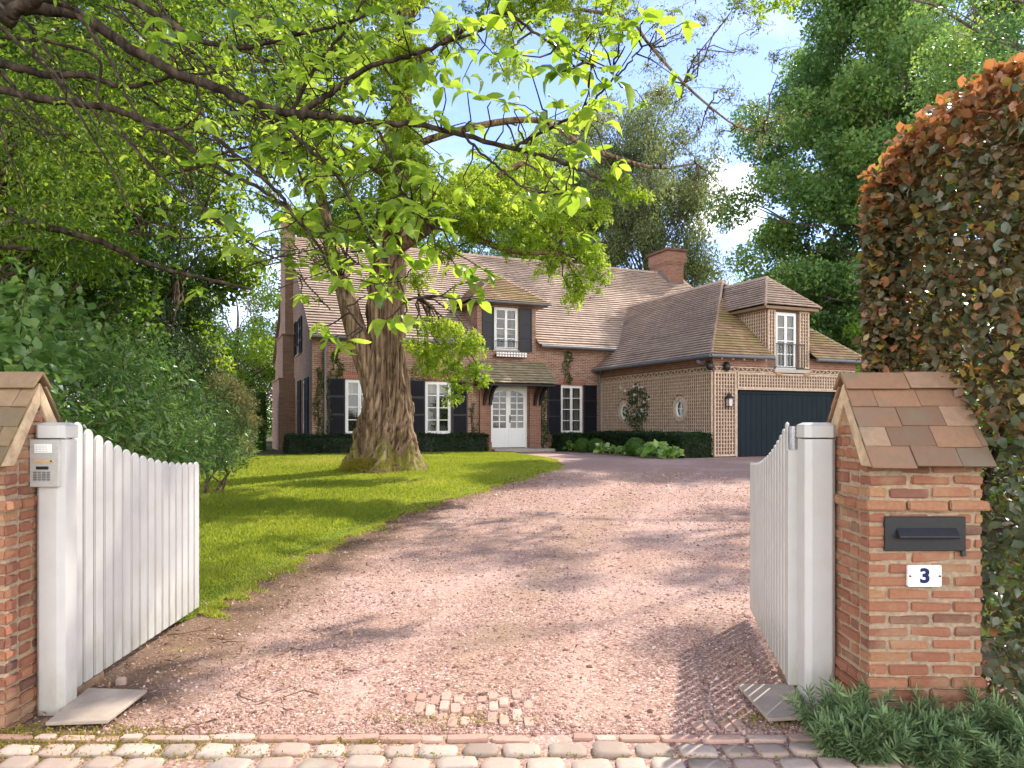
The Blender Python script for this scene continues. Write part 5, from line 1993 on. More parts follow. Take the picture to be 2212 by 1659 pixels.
mb.build('trough', plain('wine_red_box', (.16, .035, .04), .6, .3), t, bevel=.006)
mb = MB()
for i in range(11):
    for j in range(2):
        mb.box((-.64 + i * .118, -.104, -.125 + j * .10), (-.64 + i * .118 + .088, -.093, -.125 + j * .10 + .075))
        mb.box((-.64 + i * .118 + .008, -.106, -.125 + j * .10 + .012), (-.64 + i * .118 + .05, -.1045, -.125 + j * .10 + .03)) if False else None
mb.box((-.655, -.1, -.025), (.655, -.092, -.005))
mb.build('white_slats', M['enamel'], t, bevel=.004)

# ------------------------------------------------------------------ the big fluted tree on the lawn
TB = np.array([-3.05, 18.0, float(g(0, 18.0))])
t1 = root('fluted_tree', TB, 'huge tree with flaring fluted trunk and feathery lime foliage on the lawn', 'tree')
zs_ = np.concatenate([np.linspace(-.15, 1.6, 46), np.linspace(1.65, 16.5, 90)])
nth = 230
th_ = np.arange(nth) * 2 * math.pi / nth
zp = np.array([-.2, 0, .18, .45, .8, 1.45, 2.2, 2.9, 4.6, 9.1, 14, 16.5])
rp = np.array([1.24, 1.07, .90, .76, .67, .58, .485, .435, .41, .24, .10, .03])
xp = np.array([0, 0, 0, 0, 0, .02, .02, .0, .03, .38, .5, .55])
rows = []
ph = rng.uniform(0, 6.28, 12)
rj = rng.normal(size=(len(zs_), nth))
rel = np.zeros((len(zs_), nth))                       # bark plates: many short wandering ridges and furrows
tg, zg = np.meshgrid(th_, zs_)
for q_ in range(430):
    zc, ln2 = rng.uniform(-.2, 1.0) ** 1 * 0 + rng.choice([rng.uniform(-.2, 4.5), rng.uniform(0, 14)]), rng.uniform(.35, 1.3)
    t0_ = rng.uniform(0, 6.283)
    path = t0_ + .28 * zg + .35 * np.sin(zg * .7) + .10 * np.sin(zg * rng.uniform(1.5, 5) + rng.uniform(0, 6)) + .03 * np.sin(zg * 9 + q_)
    dt = (tg - path + math.pi) % (2 * math.pi) - math.pi
    wdt = rng.uniform(.035, .12)
    rel += rng.choice([1, -1.25]) * rng.uniform(.35, 1) * np.exp(-(dt / wdt) ** 2) * np.exp(-((zg - zc) / ln2) ** 4)
rel = np.clip(rel, -2.0, 1.6)
for i, z in enumerate(zs_):
    r0 = np.interp(z, zp, rp)
    fl = np.interp(z, [-.2, .3, 1.0, 2.2, 5, 17], [.26, .20, .13, .09, .06, .05])
    tw_ = .28 * z + .35 * math.sin(z * .7)
    lob = np.sin(5 * th_ + ph[0] + tw_) * .55 + np.sin(3 * th_ + ph[1] - .2 * z) * .4 + np.sin(8 * th_ + ph[2] + .5 * math.sin(z * 1.3) + tw_) * .3
    kn = .10 * math.exp(-((z - 1.5) / .35) ** 2) * np.exp(-(((th_ - 3.9 + math.pi) % (2 * math.pi) - math.pi) / .5) ** 2)
    rr = r0 * (1 + fl * lob) + rel[i] * .068 * (.35 + r0) + kn + rj[i] * .005 * min(1, r0 * 2)
    rows.append(np.column_stack([np.interp(z, zp, xp) + rr * np.cos(th_), rr * np.sin(th_), np.full(nth, z)]))
V = np.concatenate(rows)
nz = len(zs_)
a_ = np.arange(nz - 1)[:, None] * nth
j_ = np.arange(nth)[None]
F_ = np.stack([a_ + j_, a_ + (j_ + 1) % nth, a_ + nth + (j_ + 1) % nth, a_ + nth + j_], -1).reshape(-1, 4)
np_mesh('trunk', V, F_, np.zeros(len(V)), M['bark'], t1, True)


def big_limb(pts, r0, r1, name, n=20, seg=22):
    mb = MB(TB)
    pp_ = smooth_path(pts, n)
    mb.tube(pp_, np.linspace(r0, r1, n), seg)
    v = np.array(mb.v)
    an_ = np.tile(np.arange(seg), n)[:len(v)]
    c_ = np.repeat(pp_ - TB, seg, 0)
    v = c_ + (v - c_) * (1 + .10 * np.sin(an_ * 1.9)[:, None] + rng.normal(size=(len(v), 1)) * .03)
    mb.v = [tuple(x) for x in v]
    return mb.build(name, M['bark'], t1, smooth=True)


big_limb([P(815, 860, 18.0), P(790, 780, 17.9), P(767, 712, 17.8), P(752, 655, 17.8), P(735, 600, 17.8), P(712, 520, 17.9), P(690, 400, 18.2), P(680, 250, 18.5)], .30, .10, 'limb')
big_limb([P(850, 540, 18), P(905, 505, 17.6), P(955, 470, 17.0), P(1000, 425, 16.6), P(1055, 392, 16.2), P(1130, 350, 16.0)], .17, .05, 'limb')
big_limb([P(860, 470, 18), P(960, 478, 17.2), P(1040, 520, 16.6), P(1120, 545, 16.0), P(1200, 548, 15.7), P(1260, 590, 15.5)], .11, .025, 'limb')
big_limb([P(860, 330, 18), P(960, 290, 17.4), P(1090, 262, 17), P(1180, 264, 16.7), P(1261, 315, 16.5), P(1363, 350, 16.2), P(1428, 363, 16.0), P(1504, 353, 15.9)], .09, .018, 'limb')
big_limb([P(865, 160, 18), P(1000, 60, 17.2), P(1150, 20, 16.8), P(1342, 35, 16.5), P(1407, 103, 16.3), P(1477, 180, 16.0), P(1531, 228, 15.9), P(1590, 272, 15.8), P(1650, 285, 15.8)], .05, .012, 'limb')
big_limb([P(865, 60, 18), P(1000, -120, 17), P(1200, -230, 16.3), P(1450, -260, 15.8), P(1700, -180, 15.5)], .15, .03, 'limb')
big_limb([P(865, -300, 18), [0, 15, 11.2], [1.5, 12.5, 10.4], [2.6, 10, 9.4], [3.2, 8.8, 8.8]], .16, .03, 'limb')  # out-of-view limb carrying the bough added to dapple the gate
big_limb([P(840, 380, 18), P(760, 330, 17.6), P(640, 290, 17), P(540, 300, 16.6)], .12, .03, 'limb')
cl = []
for x, y, Y, r in [(905, 745, 17.3, .42), (955, 765, 17.1, .5), (1005, 748, 17.0, .45), (930, 700, 17.2, .4), (975, 715, 17.1, .42), (980, 800, 17, .38), (1000, 835, 17, .26), (988, 862, 17, .2), (1032, 790, 17, .3), (1025, 730, 17, .28), (920, 790, 17.1, .28), (1040, 815, 17, .22),
                   (1000, 462, 16.5, .6), (1075, 440, 16.3, .7), (1150, 468, 16, .6), (1215, 480, 15.8, .55), (1265, 530, 15.6, .45), (1185, 532, 15.8, .5), (1120, 520, 16, .5), (1245, 598, 15.6, .38), (1288, 562, 15.6, .32), (1235, 635, 15.5, .28), (1185, 585, 15.8, .28), (1262, 622, 15.5, .25), (1300, 595, 15.5, .22), (1205, 560, 15.7, .3), (1290, 450, 16, .4), (1365, 418, 16, .35), (1330, 380, 16.2, .35),
                   (1040, 490, 16.4, .5), (960, 540, 17, .4), (1010, 400, 16.6, .6), (940, 420, 17, .6), (900, 600, 17.2, .35), (1090, 395, 16.2, .5), (1230, 430, 16, .45)]:
    cl.append((P(x, y, Y), r, 1.0))
for i in range(44):
    cl.append((P(rng.uniform(560, 800), rng.uniform(240, 560), rng.uniform(15, 17.2)), rng.uniform(.22, .42), .55))
for i in range(26):
    cl.append((P(rng.uniform(800, 920), rng.uniform(-60, 470), rng.uniform(16.2, 17.3)), rng.uniform(.35, .6), .8))
for i in range(84):                                  # upper crown, in and above the frame
    x, y, Y = rng.uniform(560, 1330), rng.uniform(-700, 470), rng.uniform(14.6, 21)
    if x < 700 and y > 330 or (x > 1180 and y > 130):
        continue
    if y > 300 and 780 < x < 900:
        continue
    cl.append((P(x, y, Y), rng.uniform(.5, .95), .8))
for i in range(27):                                   # bough added mostly above the frame to dapple the left gate
    cl.append((np.array([rng.uniform(.3, 4.2), rng.uniform(8.6, 13.5), rng.uniform(8.2, 11.0)]), rng.uniform(.28, .5), .65))
sp = MB(TB)
pts, rr, ax = [], [], []
limbpts = np.array([P(860, y_, 18) for y_ in np.linspace(560, -700, 12)] + [P(1000, 425, 16.6), P(1130, 350, 16), P(1040, 520, 16.6), P(1200, 548, 15.7), P(1090, 262, 17), P(1261, 315, 16.5), P(1150, 20, 16.8), P(1342, 35, 16.5), P(760, 330, 17.6), P(640, 290, 17), P(735, 600, 17.8), P(690, 400, 18.2), P(1200, -230, 16.3), P(1450, -260, 15.8), P(1700, -180, 15.5), P(905, 640, 17.7), [0, 15, 11.2], [1.5, 12.5, 10.4], [2.6, 10, 9.4], [3.2, 8.8, 8.8], [2, 11.2, 9.9]])
for c, r, dens in cl:
    d_ = np.linalg.norm((limbpts - c) * [1, 1, 1.0], axis=1)
    p = limbpts[np.argmin(d_)]
    sp.tube(wob(p, c, 6, .05, .1), np.linspace(.028, .008, 6), 5)
    for _ in range(4):                                # fronds of leaflets around short twigs
        q = c + rng.normal(size=3) * r * [.55, .55, .4]
        sp.tube(wob(c, q, 3, 0, .1), [.009, .006, .003], 4)
    k = int(r * r * 4600 * dens)
    nf = max(4, int(k / 26))
    fc = clump(c, r, nf, .6)
    fd_ = unit(np.column_stack([rng.normal(size=(nf, 2)), rng.normal(-.35, .3, nf)]))
    tt = rng.random((nf, 26))
    side = rng.normal(size=(nf, 26, 3)) * .022
    q = fc[:, None] + fd_[:, None] * (tt[..., None] - .3) * .30 + side
    q[..., 2] -= .06 * tt ** 2
    pts.append(q.reshape(-1, 3))
    ax.append(np.repeat(unit(fd_ + np.array([0, 0, -.3])), 26, 0) * 1.2)
    b_ = np.clip(rng.normal(.55, .16), .2, .9)
    rr.append(np.clip(np.repeat(b_ + rng.normal(0, .16, nf), 26) + rng.normal(0, .1, nf * 26), 0, 1))
pts = np.concatenate(pts)
leaves('crown', pts, .088, M['lf_fern'], t1, FERN, np.concatenate(ax), .8, np.concatenate(rr), TB)
# sparse grey sprays and hanging seed clusters on the outer boughs
pts, con = [], []
for x, y in [(1350, 60), (1380, 20), (1420, 60), (1300, 60), (1450, 20), (1480, 80), (1440, 130), (1390, 140), (1500, 150), (1530, 120), (1560, 60), (1520, 30), (1600, 100), (1480, 200), (1540, 240), (1510, 290), (1560, 290), (1600, 260), (1640, 260), (1660, 300), (1580, 220), (1450, 240), (1420, 200),
             (1630, 220), (1560, 180), (1340, 110), (1300, 20), (1260, 40), (1590, 20), (1640, 60), (1660, 120), (1690, 260), (1500, 340), (1460, 370), (1400, 340), (1440, 320), (1530, 400), (1560, 420), (1490, 420), (1545, 450)]:
    Y = rng.uniform(15.4, 16.8)
    c = P(x + rng.normal() * 8, y + rng.normal() * 8, Y)
    lp_ = np.array([P(1342, 35, 16.5), P(1407, 103, 16.3), P(1477, 180, 16.0), P(1531, 228, 15.9), P(1590, 272, 15.8), P(1363, 350, 16.2), P(1428, 363, 16.0), P(1504, 353, 15.9), P(1250, 28, 16.6), P(1650, 285, 15.8)])
    p = lp_[np.argmin(np.linalg.norm(lp_ - c, axis=1))]
    sp.tube(wob(p, c, 6, .04, .16), np.linspace(.022, .006, 6), 5)
    for _ in range(5):
        q = c + rng.normal(size=3) * [.28, .28, .16]
        sp.tube(wob(c, q, 4, -.02, .15), [.008, .006, .004, .003], 4)
        m = rng.integers(16, 34)
        w_ = wob(c, q, m, -.02, .15)
        pts.append(w_ + rng.normal(size=(m, 3)) * .05)
        if rng.random() < .35:
            con.append(q - [0, 0, .06] + rng.normal(size=(4, 3)) * .03)
sp.build('branches', M['bark_dark'], t1, smooth=True)
leaves('outer_foliage', np.concatenate(pts), .085, M['lf_grey'], t1, NARROW, (0, 0, -.7), .5, None, TB)
for x, y in [(1250, 470), (1270, 640), (1240, 655), (1300, 610), (1140, 480), (1110, 420), (1330, 250), (1320, 240), (900, 620), (960, 590), (1290, 250), (1210, 500)]:
    con.append(P(x, y, 15.7) + rng.normal(size=(6, 3)) * .06)
conobj = leaves('seed_cones', np.concatenate(con), .07, M['cone'], t1, RHOMB, (0, 0, -2), .2, None, TB)
conobj['kind'] = 'stuff'
# moss at the foot of the trunk
k = 7000
a0_ = rng.normal(-1.95, .33, k)
rad = 1.02 + np.abs(rng.normal(0, .16, k)) - .12
mo = TB + np.column_stack([np.cos(a0_) * rad, np.sin(a0_) * rad, np.clip(1.5 - rad, 0, .6) * rng.uniform(.0, .62, k)])
tag(leaves('moss_mound', mo, .030, M['moss'], None, RHOMB, (0, 0, 1), .4), 'yellow moss at the foot of the big fluted trunk', 'moss', None, 'stuff')

# ------------------------------------------------------------------ overhanging magnolia in front (trunk outside the picture on the left)
MBASE = np.array([-5.2, 5.2, 0.0])
mg = root('overhanging_tree', MBASE, 'magnolia tree with broad backlit leaves, its dark boughs hanging in from the left', 'tree')
mt = MB(MBASE)
mt.tube(smooth_path([MBASE + [0, 0, -.1], MBASE + [.05, 0, 1.5], MBASE + [.1, .05, 3.2], MBASE + [.0, .1, 5.5], MBASE + [.2, .2, 8]], 16), np.linspace(.26, .08, 16), 12)
mt.build('trunk', M['bark_dark'], mg, smooth=True)
Q5 = .5021                                            # measuring view of the upper left -> full view
MBR = []                                              # (points, start radius, end radius)


def mbr(pts5, Y0, Y1, r0, r1, k=Q5, start=None):
    n_ = len(pts5)
    w3 = [P(x * k, y * k, Y0 + (Y1 - Y0) * i / (n_ - 1)) for i, (x, y) in enumerate(pts5)]
    if start is not None:
        w3 = [np.asarray(start, float)] + w3
    MBR.append((smooth_path(w3, 8 * n_) + 0, r0, r1))


S_ = lambda z: MBASE + np.array([.08, .05, z])
mbr([(-300, -60), (60, 30), (330, 60), (520, 180), (740, 305), (900, 365), (1100, 450), (1290, 490), (1450, 500), (1600, 525), (1870, 550), (2212, 640), (2400, 690), (2600, 780)], 5.0, 4.0, .045, .008, start=S_(4.6))
mbr([(1290, 490), (1420, 400), (1600, 285), (1770, 240), (1900, 190), (2100, 120)], 4.5, 4.1, .022, .006)
mbr([(1260, 470), (1340, 320), (1420, 210), (1500, 120), (1560, 0)], 4.55, 4.4, .014, .006)
mbr([(-300, 300), (0, 275), (180, 320), (360, 325), (540, 370), (760, 330), (1000, 300)], 5.2, 4.9, .040, .006, start=S_(3.9))
mbr([(-300, 380), (0, 385), (200, 430), (420, 455), (600, 510), (760, 590), (900, 700), (1100, 800), (1280, 930), (1400, 1010)], 5.2, 4.4, .036, .006, start=S_(3.7))
mbr([(300, -100), (560, 0), (700, 80), (850, 170), (1040, 205), (1230, 160), (1400, 120), (1650, 40)], 4.9, 4.3, .028, .007, start=S_(5.5))
mbr([(200, 0), (330, 60), (480, 270), (560, 440), (640, 540), (740, 560), (830, 520), (870, 470)], 4.5, 4.1, .013, .005, start=S_(5.2))
mbr([(640, 540), (760, 700), (850, 850), (930, 950)], 4.3, 3.9, .008, .004)
mbr([(860, 520), (1050, 700), (1200, 830), (1290, 960), (1340, 1010), (1440, 1190), (1500, 1330), (1560, 1420)], 4.5, 4.0, .014, .004)
mbr([(1180, 500), (1330, 640), (1450, 760), (1560, 960), (1610, 1050), (1700, 1180), (1750, 1290)], 4.5, 4.0, .013, .004)
mbr([(1600, 530), (1680, 660), (1720, 800), (1800, 900), (1830, 960)], 4.3, 3.9, .010, .004)
mbr([(2000, 590), (2120, 700), (2280, 820), (2460, 830)], 4.1, 3.7, .008, .004)
mbr([(2212, 640), (2350, 560), (2500, 480), (2650, 330), (2760, 200)], 4.1, 3.8, .010, .004)
mbr([(1900, 190), (2150, 60), (2300, 140), (2500, 260), (2640, 300)], 4.1, 3.7, .010, .004)
mbr([(1100, 450), (1240, 620), (1330, 860), (1480, 1080), (1620, 1190)], 4.7, 4.2, .010, .004)
mbr([(300, 200), (420, 420), (520, 560), (700, 760), (1000, 1000), (1240, 1150), (1420, 1330)], 4.9, 4.2, .012, .004, start=S_(4.4))
mbr([(-200, 60), (150, 250), (330, 480), (500, 760), (560, 900), (700, 1000)], 4.9, 4.5, .014, .004, start=S_(4.1))
mbr([(-300, 820), (0, 890), (120, 960), (200, 975), (430, 1040), (600, 1120), (800, 1180), (1080, 1245)], 6.8, 6.2, .055, .010, start=S_(2.4))
mbr([(-300, -300), (0, 60), (60, 40), (140, 10), (200, -60)], 4.6, 4.4, .06, .03, start=S_(5.0))
for i in range(46):                                   # long thin twigs drooping from the upper left to the lower right
    x, y = rng.uniform(-200, 1150), rng.uniform(-150, 420)
    Y = rng.uniform(4.6, 6.6)
    Ln = rng.uniform(350, 800)
    a = R(rng.uniform(22, 62))
    pts5 = [(x, y)]
    for s in range(4):
        a += rng.normal() * .13
        x, y = x + Ln / 4 * math.cos(a), y + Ln / 4 * math.sin(a)
        pts5.append((x, y))
    mbr(pts5, Y, Y - .4, rng.uniform(.006, .013), .003)
mb = MB(MBASE)
for p_, r0, r1 in MBR:
    mb.tube(p_ + rng.normal(size=p_.shape) * .004, np.linspace(r0, r1, len(p_)), 7)
brp = np.concatenate([p_ for p_, *_ in MBR])
# whorls of leaves: measured ones (full-view pixels) and random ones around the boughs
WH = [(345, 85, 4.0), (400, 100, 4.0), (375, 70, 4.1), (445, 255, 4.1), (425, 345, 3.9), (470, 345, 3.8), (485, 470, 3.7), (520, 500, 3.7), (700, 270, 4.2), (720, 290, 4.2), (940, 60, 3.9), (985, 40, 3.8), (1040, 40, 3.7), (1090, 35, 3.7), (1000, 110, 3.8),
      (1060, 120, 3.7), (1130, 120, 3.6), (1150, 165, 3.6), (1200, 160, 3.6), (1240, 110, 3.6), (1240, 140, 3.6), (1300, 150, 3.5), (1330, 175, 3.5), (1350, 100, 3.5), (1345, 70, 3.5), (1390, 45, 3.5), (1265, 215, 3.6), (1290, 240, 3.5), (1230, 320, 3.6), (1240, 350, 3.6), (1200, 270, 3.7), (1160, 250, 3.8),
      (1110, 240, 3.9), (1140, 430, 3.6), (1240, 410, 3.5), (1235, 420, 3.5), (960, 190, 4.0), (1010, 200, 3.9), (1060, 220, 3.9), (940, 250, 4.1), (900, 140, 4.1), (870, 60, 4.1), (860, 450, 4.0), (905, 465, 3.9), (925, 470, 3.9), (845, 500, 4.0), (830, 540, 4.0), (860, 550, 4.0), (800, 570, 4.0), (820, 610, 4.0), (850, 640, 4.0),
      (870, 690, 3.9), (835, 690, 3.9), (790, 640, 4.1), (760, 590, 4.1), (735, 610, 4.2), (690, 575, 4.2), (720, 730, 3.9), (750, 740, 3.9), (700, 705, 4.0), (1010, 610, 3.9), (1030, 640, 3.9), (985, 575, 4.0), (1040, 580, 3.9), (950, 640, 4.0), (560, 330, 4.3), (600, 300, 4.3), (640, 350, 4.2), (750, 440, 4.2), (780, 480, 4.2), (820, 450, 4.1), (680, 380, 4.2), (620, 60, 4.3),
      (560, 70, 4.4), (500, 40, 4.4), (730, 60, 4.3), (780, 120, 4.2), (830, 20, 4.1), (660, 160, 4.3), (540, 560, 4.0), (930, 540, 4.0), (960, 500, 3.95), (890, 580, 4.0), (770, 530, 4.1), (650, 470, 4.2)]
LC, LA, LS = [], [], []


def whorl(c, k, s, dirv):
    for i in range(k):
        a = 2.4 * i + rng.uniform(0, 1)
        d = np.array([math.cos(a), math.sin(a) * .8, rng.uniform(-.75, .25)]) + dirv * .45
        LC.append(c + rng.normal(size=3) * .012)
        LA.append(unit(d) * 3.0)
        LS.append(s * rng.uniform(.75, 1.15))


for x, y, Y in WH:
    c = P(x, y, Y)
    j = np.argmin(np.linalg.norm((brp - c) * [1, .6, 1], axis=1))
    mb.tube(wob(brp[j], c, 5, -.03, .12), np.linspace(.006, .003, 5), 5)
    whorl(c, rng.integers(3, 6), .125, unit(c - brp[j]))
right = brp[(brp[:, 0] > -1.5) & (brp[:, 2] > 2.3)]
allb = brp[(brp[:, 0] > -4)]
for i in range(330):
    src = right if i < 185 else allb
    p = src[rng.integers(0, len(src))]
    c = p + rng.normal(size=3) * [.16, .22, .14]
    mb.tube(wob(p, c, 4, -.02, .1), [.005, .004, .003, .0025], 4)
    whorl(c, rng.integers(3, 6), .098 if i < 185 else .062, unit(c - p))
mb.build('branches', M['bark_near'], mg, smooth=True)
leaves('foliage', np.array(LC), np.array(LS), M['lf_near'], mg, LONG, np.array(LA), 1.1, np.clip(rng.normal(.6, .25, len(LC)), 0, 1), MBASE, .35, True)

# ------------------------------------------------------------------ trees and shrubs on the left
LB = np.array([-8.6, 9.5, .1])
cl = []
for i in range(150):
    x, y = rng.uniform(-260, 760), rng.uniform(-420, 640)
    if y > 690 - .55 * max(x, 0) or x + y > 1050:
        continue
    cl.append(P(x, y, rng.uniform(8.2, 12.5)))
cant = tree('canopy_tree', LB, 'spreading tree with fine drooping foliage filling the upper left corner', 'tree', np.array(cl), .66, 640, .098, M['lf_canopy'], M['bark_dark'], 9.5, .22, 'trees on the left side', FERN, .7, 0, (0.3, 0, -.6), .5, 2)

pts = []
for i in range(230):                                  # finer sprays closer to the drive
    x, y = rng.uniform(-150, 820), rng.uniform(-150, 520)
    if y > 560 - .5 * max(x, 0):
        continue
    pts.append(clump(P(x, y, rng.uniform(5.2, 8.2)), rng.uniform(.22, .42), 130, .6))
leaves('fine_foliage', np.concatenate(pts), .058, M['lf_canopy'], cant, FERN, (0.3, 0, -.6), .6, None, LB)


def blob_tree(name, x, y, cz, r, n, cr, nl, ls, lm, label, group=None, bark=M['bark_dark'], top=None, tr=.2, tmpl=RHOMB, flat=.75, axis=None, lower=-1, droop=0.0, every=2, cat='tree', up=.5):
    base = np.array([x, y, float(g(0, y))])
    c = crown_clumps((x, y, cz), r, n, .7, lower)
    c = c[c[:, 2] > base[2] + .3]
    return tree(name, base, label, cat, c, cr, nl, ls, lm, bark, top or (cz + r[2] * .8 - base[2]), tr, group, tmpl, flat, droop, axis, up, every)


GL = 'trees on the left side'
blob_tree('dark_tree', -11.2, 15.5, 6.0, (3.4, 3.0, 5.6), 95, .95, 560, .15, M['lf_dark'], 'dark tree standing behind the shrubs beyond the sunlit gate leaf', GL)
blob_tree('dark_tree', -15.5, 20, 8.5, (4.6, 4.0, 8.5), 95, 1.25, 620, .20, M['lf_dark'], 'tall dark tree at the far left edge of the picture', GL)
blob_tree('dark_tree', -11.5, 23, 7.2, (2.7, 3.0, 6.8), 75, 1.0, 620, .18, M['lf_canopy'], 'dark tree nearest to the left house gable', GL)
blob_tree('conifer', -9.0, 19.5, 3.8, (1.4, 1.6, 4.3), 60, .6, 520, .10, M['lf_yew'], 'almost black drooping conifer behind the pale shrub', GL, tmpl=NARROW, axis=(0, 0, -1.2))
blob_tree('lime_tree', -15.6, 42, 5.0, (4.6, 4, 4.8), 80, 1.1, 420, .17, M['lf_lime'], 'bright lime green tree beyond the left house gable', GL)
blob_tree('purple_tree', -21.0, 60, 7.0, (3.0, 3, 4.6), 36, .9, 260, .2, M['lf_purple'], 'thin purple leaved tree far behind the left house gable', None)

GS = 'shrubs behind the left gate'


def shrub(name, label, spots, lm, ls, nl, tmpl=NARROW, axis=None, group=GS, mat=None, cr=None):
    cs = np.array([P(x, y, Y) for x, y, Y, r in spots])
    rs = np.array([r for *_, r in spots])
    base = np.array([cs[:, 0].mean(), cs[:, 1].mean(), float(g(0, cs[:, 1].mean()))])
    t = root(name, base, label, 'shrub', group)
    sb = MB(base)
    pts, rr = [], []
    for c, r in zip(cs, rs):
        k = int(nl * r * r)
        pts.append(clump(c, r, k, .85))
        rr.append(np.clip(rng.normal(.5, .12) + rng.normal(0, .2, k), 0, 1))
        foot = np.array([base[0] + (c[0] - base[0]) * .5, base[1] + (c[1] - base[1]) * .5, base[2] - .05])
        sb.tube(wob(foot, c, 6, .05, .1), np.linspace(.03, .008, 6), 5)
        for _ in range(5):
            sb.tube(wob(c, c + rng.normal(size=3) * r * .6 + [0, 0, r * .3], 4, 0, .1), [.008, .006, .005, .003], 4)
    sb.build('stems', M['bark_dark'], t, smooth=True)
    pts = np.concatenate(pts)
    ok_ = pts[:, 2] > g(0, pts[:, 1]) - .02
    leaves('foliage', pts[ok_], ls, lm, t, tmpl, axis, .7, np.concatenate(rr)[ok_], base)
    return t


shrub('leafy_shrub', 'pale leaved shrub at the lawn edge beyond the left gate end', [(495, 965, 14.5, .6), (465, 930, 14, .75), (430, 960, 12.5, .7), (440, 890, 14, .75), (400, 900, 12.5, .8), (385, 960, 11.3, .75), (350, 930, 10.8, .75), (420, 985, 11.5, .55), (480, 990, 14, .45), (360, 1000, 10, .6), (500, 1000, 14, .35)], M['lf_shrub'], .105, 1300, NARROW, (.5, -.2, -.2))
shrub('leafy_shrub', 'tall arching shrub behind the highest pickets of the left gate', [(300, 900, 9.8, .75), (250, 880, 9.2, .75), (200, 840, 9, .8), (150, 860, 8.4, .7), (310, 830, 10.5, .8), (250, 780, 10.8, .8), (320, 790, 12.2, .8), (180, 790, 10, .8), (110, 810, 9, .75), (370, 850, 12.8, .75), (270, 950, 8.6, .65), (200, 930, 8, .6), (320, 980, 9, .6), (130, 930, 7.6, .55)], M['lf_shrub'], .12, 1150, NARROW, (.7, -.1, -.25))
shrub('broadleaf_shrub', 'broad leaved shrub over the roof of the left pillar', [(30, 760, 7, .55), (80, 720, 8, .6), (20, 820, 6.4, .45), (-60, 780, 6.6, .6), (60, 800, 7.2, .5), (-40, 690, 7.4, .6), (130, 700, 9.5, .6), (20, 640, 8, .6)], M['lf_shrub'], .13, 520, BROAD, (.2, -.3, -.2))
blob_tree('round_shrub', -7.25, 19.0, 1.45, (.62, .62, 1.25), 80, .3, 330, .075, M['lf_olive'], 'rounded olive brown shrub between pale shrub and house', None, tmpl=NARROW, tr=.05, top=1.8, axis=(0, 0, .6), cat='shrub')


# ------------------------------------------------------------------ clipped hedges and border plants by the house
def clipped(name, label, boxes, lm, ls, dens, group=None, jit=.03, local=True, core=M['lf_yew']):
    b0 = boxes[0]
    base = H((b0[0] + b0[1]) / 2, (b0[2] + b0[3]) / 2, 0) if local else np.array([(b0[0] + b0[1]) / 2, (b0[2] + b0[3]) / 2, b0[4]])
    t = root(name, base, label, 'hedge', group, TH if local else 0)
    off = np.array([(b0[0] + b0[1]) / 2, (b0[2] + b0[3]) / 2, 0 if local else b0[4]])
    cm = MB(off)
    pts = []
    for (x0, x1, y0, y1, z0, z1) in boxes:
        cm.box((x0 + .07, y0 + .07, z0), (x1 - .07, y1 - .07, z1 - .07), .2)
        dx, dy, dz2 = x1 - x0, y1 - y0, z1 - z0
        for area, f in ((dx * dz2, 0), (dx * dz2, 1), (dy * dz2, 2), (dy * dz2, 3), (dx * dy, 4)):
            k = int(area * dens)
            a, b, d = rng.random(k), rng.random(k), np.abs(rng.normal(0, jit, k)) * np.where(rng.random(k) < .12, -.8, 1)
            X = {0: (x0 + a * dx, y0 + d, z0 + b * dz2), 1: (x0 + a * dx, y1 - d, z0 + b * dz2), 2: (x0 + d, y0 + a * dy, z0 + b * dz2), 3: (x1 - d, y0 + a * dy, z0 + b * dz2), 4: (x0 + a * dx, y0 + b * dy, z1 - d)}[f]
            p_ = np.column_stack(X)
            w_ = .035 * np.sin(p_[:, 0] * 4.1 + p_[:, 2] * 3) + .03 * np.sin(p_[:, 1] * 5.3 + p_[:, 0] * 2.2)
            if f == 4:
                p_[:, 2] += w_ * .6
            pts.append(p_ + (w_[:, None] * .5) * np.array([1, 1, 0]))
    cm.build('inner_growth', lm, t, bevel=.03)
    leaves('foliage', np.concatenate(pts), ls, lm, t, RHOMB, None, .5, None, off)
    return t


GH = 'low clipped hedges along the house'
clipped('low_hedge', 'low dark clipped hedge behind the big trunk along the facade', [(-12.6, -5.42, -1.25, -.45, -.05, .70)], M['lf_yew'], .055, 1500, GH)
clipped('low_hedge', 'low dark clipped hedge turning along the latticed garage wall', [(-2.36, -.1, -.95, -.25, -.05, .69), (-1.30, -.10, GF - .1, -.96, -.05, .76)], M['lf_yew'], .055, 1500, GH)
clipped('arch_hedge', 'clipped green arch hedge at the left house corner', [(-15.0, -12.75, 4.6, 5.3, 1.5, 2.35), (-15.0, -14.2, 4.6, 5.3, -.05, 1.5), (-13.1, -12.75, 4.6, 5.3, -.05, 1.5)], M['lf_box'], .07, 700)


def upx(x, u):                                        # picture column on the line u = const -> v
    r = (x - CX) / FPX
    a0_, b0_ = HA[0] + UU[0] * u, HA[1] + UU[1] * u
    return (r * b0_ - a0_) / (VV[0] - r * VV[1])


